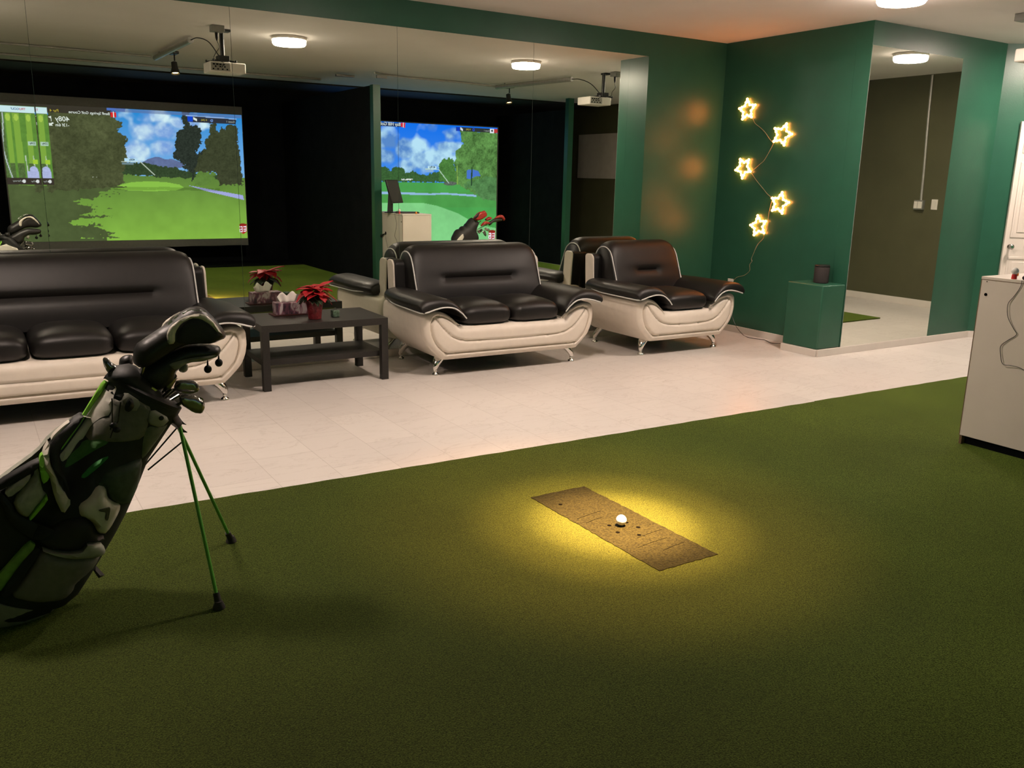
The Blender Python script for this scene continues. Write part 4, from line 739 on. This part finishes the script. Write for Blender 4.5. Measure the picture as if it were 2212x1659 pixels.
rclub('fairway wood in a red head cover, lowest of the covered clubs in the mirror',[('head_cover','wood2',.03,.06,'cover_red')],(3.36,.82))
rclub('hybrid in a long red and black head cover, rightmost covered club in the mirror',[('head_cover','hyb',0,.05,'cover_red'),('cover_sock','hybd',-.005,.045,'cover_black')],(3.50,.82))
rclub('iron with pale shiny blade, upper bare iron on the black bag in the mirror',[('club_head','iron1',.02,.02,'chrome')],(3.42,.76))
rclub('iron with dark hanging blade, lower bare iron on the black bag in the mirror',[('club_head','iron2',0,.02,'gunmetal')],(3.40,.72))
rclub('iron with steel neck nearest the collar of the black bag in the mirror',[('club_head','irons',-.02,.03,'chrome_dark')],(3.35,.74))
# ------------------------------------------------------------------ white cabinet
t=thing('cabinet','tall white laminate cabinet with a dark kick recess at the right edge','cabinet',(2.38,-4.18,0))
x0,x1,y0,y1=2.180,2.584,-4.625,-3.736
build('side_panel',B(x0,x0+.018,y0,y1,.066,.950),'laminate_white',t,bevel=.0012)
build('side_panel',B(x1-.018,x1,y0,y1,.066,.950),'laminate_white',t,bevel=.0012)
build('top_panel',B(x0-.001,x1+.001,y0-.001,y1+.001,.9515,.967),'laminate_white',t,bevel=.001)
build('edge_band',MB().box(x0-.0015,x0+.002,y0,y1,.9495,.9525).box(x0-.0012,x0+.003,y1-.0025,y1+.0012,.066,.950),'laminate_edge',t)
build('back_panel',B(x0+.018,x1-.018,y1-.019,y1-.001,.066,.950),'laminate_white',t,bevel=.001)
build('door',B(x0+.018,x1-.018,y0+.001,y0+.019,.066,.950),'laminate_white',t,bevel=.002)
build('kick_board',MB().box(x0+.035,x1-.035,y0+.03,y1-.005,0.0145,.066),'curtain_black',t)
build('kick_end',B(x0+.002,x0+.035,y1-.016,y1-.002,.0145,.066),'laminate_edge',t)
mb=MB()
for y,z,r in ((-3.771,.871,.0085),(-3.768,.941,.003),(-4.53,.86,.006),(-4.53,.42,.006)): mb.lathe([(r,0),(r,.0015),(r*.3,.0018)],(x0,y,z),16,ax=Vector((-1,0,0)))
mb.lathe([(.022,0),(.022,.0015),(.01,.0018)],(x0,-4.26,.70),16,ax=Vector((-1,0,0))); build('cable_hole',mb,'cabinet_hole',t)
mb=MB(); pts=[(-3.956,.968),(-3.950,.93),(-3.925,.88),(-3.903,.842),(-3.905,.80),(-3.918,.76),(-3.950,.712),(-3.969,.681),(-3.93,.645),(-3.897,.608),(-3.905,.56),(-3.925,.514),(-3.97,.514),(-4.02,.508),(-4.08,.48),(-4.14,.47),(-4.18,.52),(-4.22,.60),(-4.255,.70)]
mb.tube(catmull([(x0-.008+.004*math.sin(i),y,z) for i,(y,z) in enumerate(pts)],4),.0017,6); tag(build('cable',mb,'black_plastic'),'thin dark cable hanging down the left side of the white cabinet','cable')
mb=MB()
for k in range(5): mb.tube(catmull([(x0-.002,-4.26,.70),(x0-.03,-4.34-.01*k,.675-.012*k),(x0-.035,-4.45,.65-.016*k),(x0-.02,-4.55,.63+.004*k),(x0-.03,-4.66,.60+.006*k)],5),.0028,6)
tag(build('cable',mb,'black_plastic'),'bundle of black cables leaving a hole in the cabinet side, seen in the mirror','cable')
# things on the cabinet
t=thing('ball_tee_toy','white ball on a small red base standing on the white cabinet','toy',(2.209,-3.893,.967))
build('red_base',MB().lathe([(.013,0),(.0135,.004),(.0125,.022),(.011,.026)],(2.209,-3.893,.967),20),'red_plastic',t)
build('white_ball',MB().sphere((2.209,-3.893,.967+.042),.0185,18),'ball_white',t,smooth=70)
t=thing('ball_tee_toy','small orange cap standing on the cabinet, seen in the mirror','toy',(2.40,-3.80,.967)); build('cap',MB().lathe([(.012,0),(.013,.01),(.010,.024),(.004,.03)],(2.40,-3.80,.967),16),'orange_plastic',t)
t=thing('computer_mouse','black rounded computer mouse at the right frame edge on the cabinet','mouse',(2.207,-3.955,.967)); build('shell',MB().sphere((2.215,-3.965,.979),.028,18,(1,1.1,.62)),'black_plastic',t,smooth=70)
t=thing('keyboard','black keyboard lying on the white cabinet, seen in the mirror','keyboard',(2.36,-3.99,.967)); 
build('tray',B(2.235,2.51,-4.05,-3.93,.9675,.983),'black_plastic',t,bevel=.004)
mb=MB()
for i in range(14):
    for j in range(4): mb.box(2.245+i*.0185,2.261+i*.0185,-4.042+j*.026,-4.020+j*.026,.983,.988)
build('keys',mb,'black_screen',t,bevel=.001)
t=thing('monitor','black tilted touch monitor on a stand on the cabinet, seen in the mirror','monitor',(2.22,-4.15,.967),world=False); t.rotation_euler=(0,0,math.radians(-38))
build('foot',MB().box(-.09,.07,-.06,.06,.0,.010),'black_plastic',t,bevel=.003,local=True)
build('neck',MB().loft([[(-.07,-.03,.01),(-.02,-.03,.01),(-.02,.03,.01),(-.07,.03,.01)],[(-.035,-.03,.25),(-.015,-.03,.25),(-.015,.03,.25),(-.035,.03,.25)]]),'black_plastic',t,bevel=.003,local=True)
mb=MB().box(-.155,.155,-.012,.012,-.14,.16); M=Matrix.Translation((0.01,.035,.26))@Matrix.Rotation(math.radians(16),4,'X'); mb.xf(M); build('screen_frame',mb,'black_plastic',t,bevel=.004,local=True)
mb=MB().box(-.142,.142,.012,.014,-.127,.147); mb.xf(M); build('glass',mb,'black_screen',t,local=True)
# ------------------------------------------------------------------ ceiling lights
def drum(x,y,label,cat='ceiling light'):
    t=thing('ceiling_light',label,cat,(x,y,HC-.08),'round ceiling lights')
    build('rim',MB().lathe([(.165,.078),(.168,.06),(.168,.052),(.150,.050)],(x,y,HC-.08),40),'white_trim',t)
    build('diffuser_side',MB().lathe([(.158,.055),(.162,.045),(.160,.018),(.150,.004),(.146,.003)],(x,y,HC-.08),40),'lamp_side',t,smooth=60)
    build('diffuser',MB().lathe([(.146,.003),(.12,.0),(.01,-.001)],(x,y,HC-.08),40),'lamp_glow',t,smooth=60)
drum(.37,-2.40,'round glowing ceiling light near the left projector, seen in the mirror')
drum(3.10,-2.38,'round glowing ceiling light at the top right in front of the column')
drum(5.70,-2.55,'round glowing ceiling light reflected in the narrow column mirror')
drum(-2.55,-2.40,'round glowing ceiling light beyond the left edge of the photograph')
def spot(x,y,z,tx,ty,tz,E,label):
    t=thing('spotlight',label,'spotlight',(x,y,HC-.002))
    h=Vector((x,y,z)); tg=Vector((tx,ty,tz)); d=(tg-h).normalized()
    build('mount_bar',MB().box(x-.035,x+.035,y-.09,y+.09,HC-.03,HC-.001),'black_plastic',t,bevel=.008)
    build('stem',MB().tube([(x,y,HC-.03),(x,y,z+.13)],.008,10),'black_plastic',t)
    q=h-d*.12; build('lamp_head',MB().lathe([(.012,-.01),(.032,.0),(.034,.06),(.046,.10),(.050,.125),(.046,.126),(.040,.105)],q,28,ax=d),'black_plastic',t)
    build('bulb_face',MB().lathe([(.042,.108),(.03,.112),(.002,.113)],q,24,ax=d),'spot_glow',t)
    for sz,kk in ((19,1.),(30,.35),(54,.10)):
        l=bpy.data.lights.new('spot','SPOT'); l.energy=E*kk; l.color=(1,.50,.20); l.spot_size=math.radians(sz); l.spot_blend=1.; l.shadow_soft_size=.03
        o=bpy.data.objects.new('lamp_beam',l); COL.objects.link(o); o.parent=t; p_=h+d*.02; o.location=p_-t.location; o.rotation_euler=d.to_track_quat('-Z','Y').to_euler()
spot(-.32,-4.30,2.50,-.285,-3.71,0,SPOT_E,'black ceiling spotlight over the left bay, seen in the mirror')
spot(4.40,-4.84,2.50,4.42,-4.2,0,SPOT_E,'black ceiling spotlight over the right bay, seen in the mirror')
# projectors
def projector(x,y,label,jx):
    t=thing('projector',label,'projector',(x,y,HC-.002))
    w=.165; zb=HC-.385
    bx=x+(.03 if jx<0 else -.08)
    build('housing',B(bx-w,bx+w,y-.20,y+.06,zb,zb+.093),'white_plastic',t,bevel=.010)
    build('port_panel',B(bx-w+.01,bx+.02,y+.058,y+.064,zb+.012,zb+.082),'grey_plastic',t,bevel=.002)
    mb=MB()
    for k in range(7): mb.box(bx-w+.022+.021*k,bx-w+.036+.021*k,y+.064,y+.066,zb+.02+.022*(k%2),zb+.032+.022*(k%2))
    for k in range(4): mb.box(bx-w+.025+.03*k,bx-w+.045+.03*k,y+.064,y+.066,zb+.062,zb+.073)
    build('port',mb,'cabinet_hole',t)
    build('lens',MB().lathe([(.036,0),(.038,.02),(.030,.022),(.028,.012)],(bx-.08,y-.20,zb+.048),24,ax=Vector((0,-1,0))),'black_plastic',t)
    build('pole',MB().tube([(x,y,HC-.004),(x,y,HC-.235)],.021,16),'black_plastic',t)
    build('ceiling_plate',B(x-.01,x+.075,y-.05,y+.05,HC-.022,HC-.001),'black_plastic',t,bevel=.004)
    mb=MB().box(x-.05,x+.05,y-.06,y+.05,HC-.285,HC-.235)
    for a,b in ((-.13,-.09),(.11,-.10),(-.10,.05),(.11,.045)): mb.tube([(x,y,HC-.265),(x+a,y+b,HC-.288)],.009,8); mb.tube([(x+a,y+b,HC-.27),(x+a,y+b,HC-.293)],.010,8)
    build('bracket_arm',mb,'black_plastic',t,bevel=.003)
    jb=thing('junction_box','grey square ceiling socket box beside the %s'%('left projector' if jx<0 else 'right projector'),'junction box',(x+jx,y+.19,HC-.05))
    build('box',B(x+jx-.055,x+jx+.055,y+.13,y+.24,HC-.055,HC-.001),'grey_metal',jb,bevel=.004)
    build('plug',MB().tube([(x+jx,y+.16,HC-.056),(x+jx,y+.16,HC-.10),(x+jx,y+.16,HC-.125)],[.016,.013,.005],10),'black_plastic',jb)
    mb=MB().tube(catmull([(x+jx,y+.16,HC-.12),(x+jx+.02,y+.15,HC-.18),(x+jx-.01,y+.13,HC-.23),(x+jx-.02,y+.11,HC-.28),(bx-.05,y+.10,zb+.08),(bx-.06,y+.0695,zb+.04)],5),.003,6)
    tag(build('cable',mb,'black_plastic'),'thin black power cable from ceiling box to the %s'%('left projector' if jx<0 else 'right projector'),'cable')
projector(-.285,-2.36,'white projector on a black ceiling pole, left one in the mirror',-.085)
projector(4.43,-2.66,'white projector on a black ceiling pole at the top right corner',.05)
# cable ducts under the ceiling
def duct(a,b,r,label,cab):
    t=thing('cable_duct',label,'cable duct',a); build('tube',MB().tube([a,b],r,16),'steel_pipe',t)
    build('strap',MB().tube([Vector(a).lerp(Vector(b),.12)+Vector((0,0,-r)),Vector(a).lerp(Vector(b),.12)+Vector((0,0,r+.02))],.008,6),'grey_metal',t)
    m_=MB().tube(catmull(cab,8),.005,8); tag(build('cable',m_,'black_plastic'),'dark cable from the ceiling duct to the %s projector'%('left' if a[0]<1 else 'right'),'cable')
duct((-.46,-4.62,HC-.045),(-.44,-2.92,HC-.045),.030,'thick ceiling cable duct leading to the left projector',[(-.44,-2.93,HC-.045),(-.40,-2.80,HC-.035),(-.34,-2.62,HC-.09),(-.29,-2.42,HC-.25)])
duct((4.10,-4.70,HC-.045),(4.29,-3.14,HC-.045),.030,'thick ceiling cable duct leading to the right projector',[(4.29,-3.15,HC-.045),(4.33,-3.02,HC-.055),(4.38,-2.85,HC-.12),(4.42,-2.70,HC-.25)])
def pipe(pts,label):
    tag(build('conduit',MB().tube(catmull(pts,4),.014,10),'steel_pipe'),label,'conduit')
pipe([(-5.5,-4.74,HC-.016),(-3.2,-4.74,HC-.016),(-1.6,-4.72,HC-.016),(-.50,-4.66,HC-.03)],'thin steel conduit along the ceiling left of the left duct')
pipe([(2.12,-4.40,HC-.03),(2.35,-4.62,HC-.016),(2.9,-4.72,HC-.016),(3.5,-4.73,HC-.016),(4.10,-4.74,HC-.03)],'thin steel conduit along the ceiling between post and right duct')
pipe([(-5.5,-5.75,HC-.016),(-2,-5.75,HC-.016),(1.9,-5.75,HC-.016)],'thin steel curtain rail under the ceiling of the left bay')
tag(build('bracket',MB().box(1.80,2.05,-4.95,-4.90,HC-.05,HC-.022).box(2.22,2.36,-4.60,-4.56,HC-.07,HC-.03),'grey_metal'),'grey metal bracket at the top of the green post','bracket')
# conduit, socket and switch on the right wall
t=thing('socket_box','grey socket box with two white outlets on the dark wall, seen in the column mirror','socket',(XR,-3.34,1.22))
build('box',B(XR-.05,XR-.001,-3.40,-3.28,1.165,1.275),'grey_metal',t,bevel=.004)
build('outlet',B(XR-.054,XR-.05,-3.345,-3.29,1.18,1.26),'white_plastic',t,bevel=.002); build('outlet',B(XR-.054,XR-.05,-3.395,-3.35,1.18,1.26),'white_plastic',t,bevel=.002)
pipe([(XR-.014,-3.33,1.275),(XR-.014,-3.345,1.7),(XR-.014,-3.37,2.2),(XR-.014,-3.385,HC-.01)],'thin steel conduit running up the dark right wall to the ceiling')
t=thing('light_switch','white light switch plate on the dark wall, right of the socket box in the mirror','switch',(XR,-3.157,1.23)); build('plate',B(XR-.007,XR-.001,-3.197,-3.117,1.17,1.29),'white_plastic',t,bevel=.002); build('rocker',B(XR-.011,XR-.007,-3.172,-3.142,1.195,1.265),'white_plastic',t,bevel=.002)
# ------------------------------------------------------------------ star lights
labs=['glowing rope light star, topmost on the green wall','glowing rope light star, second from the top and rightmost','glowing rope light star, middle one on the left of the zigzag','glowing rope light star, fourth from the top on the right of the zigzag','glowing rope light star, lowest of the five']
for tips,lb in zip(STARS,labs):
    T_=[np.array(q)/1000 for q in tips]; c=sum(T_)/5; t=thing('star_light',lb,'star light',(XW,c[0],c[1]),'rope light stars on the green wall')
    pts=[]
    for i in range(5):
        a=T_[i]; b=T_[(i+1)%5]; pts.append(a+(c-a)*.06); pts.append(c+((a+b)/2-c)*.60)
    P3=[Vector((XW-.018,q[0],q[1])) for q in pts]; P=[]
    for i in range(10):
        for k in range(4): P.append(P3[i].lerp(P3[(i+1)%10],k/4))
    build('rope_tube',MB().tube(P,.0072,8,closed=True),'star_glow',t,smooth=60)
    mb=MB()
    for i,q in enumerate(P):
        if i%2==0: mb.sphere(tuple(q),.0125,8)
    build('bulb',mb,'star_glow',t,smooth=70)
    mb=MB()
    for i in range(0,10,2): mb.tube([P3[i]+Vector((.0,0,0)),P3[i]+Vector((.017,0,0))],.003,6)
    build('clip',mb,'white_plastic',t)
mb=MB()
for seg in STARWIRE: mb.tube(catmull([(XW-.006,a/1000,b/1000) for a,b in seg],4),.0022,6)
tag(build('extension_cord',mb,'wire_clear'),'thin clear cord zigzagging between the star lights down to the outlet','cord')
t=thing('wall_outlet','white wall outlet with a black plug behind the armchair arm','outlet',(XW,-.285,.465)); build('plate',B(XW-.006,XW-.001,-.322,-.248,.405,.515),'white_plastic',t,bevel=.002); build('plug',B(XW-.035,XW-.006,-.298,-.270,.425,.455),'black_plastic',t,bevel=.004)
mb=MB().tube(catmull([(XW-.02,-.28,.425),(XW-.04,-.35,.25),(XW-.05,-.42,.10),(XW-.06,-.55,.006),(XW-.14,-.72,.006),(XW-.10,-.86,.006),(XW-.16,-1.02,.006),(XW-.05,-1.12,.03),(XW-.03,-1.18,.16),(XW-.02,-1.30,.35),(XW-.03,-1.34,.60)],5),.003,6)
tag(build('cable',mb,'black_plastic'),'thin dark power cable along the floor from the outlet to the plinth','cable')
# small specks on the turf
for x,y,r in ((-.772,-3.92,.004),(1.1,-3.35,.003),(.75,-4.1,.003)):
    pass
# ------------------------------------------------------------------ camera and world
w=bpy.data.worlds.new('w'); SC.world=w; w.use_nodes=True; w.node_tree.nodes['Background'].inputs[0].default_value=(.5,.45,.4,1); w.node_tree.nodes['Background'].inputs[1].default_value=.0
cam=bpy.data.cameras.new('camera'); co=bpy.data.objects.new('camera',cam); COL.objects.link(co)
fw=Vector((0.5180249640178387,0.8235811601919616,-0.23100694628339524)); ri=Vector((0.8488550781587128,-0.5282369241338,0.020268405606448114)); up=Vector((0.10533372175368284,0.2065909595275763,0.9727409637220964))
M=Matrix((ri,up,-fw)).transposed().to_4x4(); M.translation=Vector((-2.5141638,-6.4017123,1.4363046)); co.matrix_world=M
cam.sensor_width=36; cam.sensor_fit='HORIZONTAL'; cam.lens=1873.2917/2212*36; cam.clip_start=.05; cam.clip_end=60; SC.camera=co
SC.view_settings.view_transform='Standard'; SC.view_settings.look='None'; SC.view_settings.gamma=1; SC.view_settings.exposure=EXPO; SC.view_settings.use_curve_mapping=False
SC.cycles.max_bounces=10; SC.cycles.diffuse_bounces=5; SC.cycles.glossy_bounces=6; SC.cycles.use_denoising=True; SC.cycles.sample_clamp_indirect=6; SC.cycles.blur_glossy=.5; SC.cycles.caustics_reflective=True; SC.cycles.use_light_tree=True
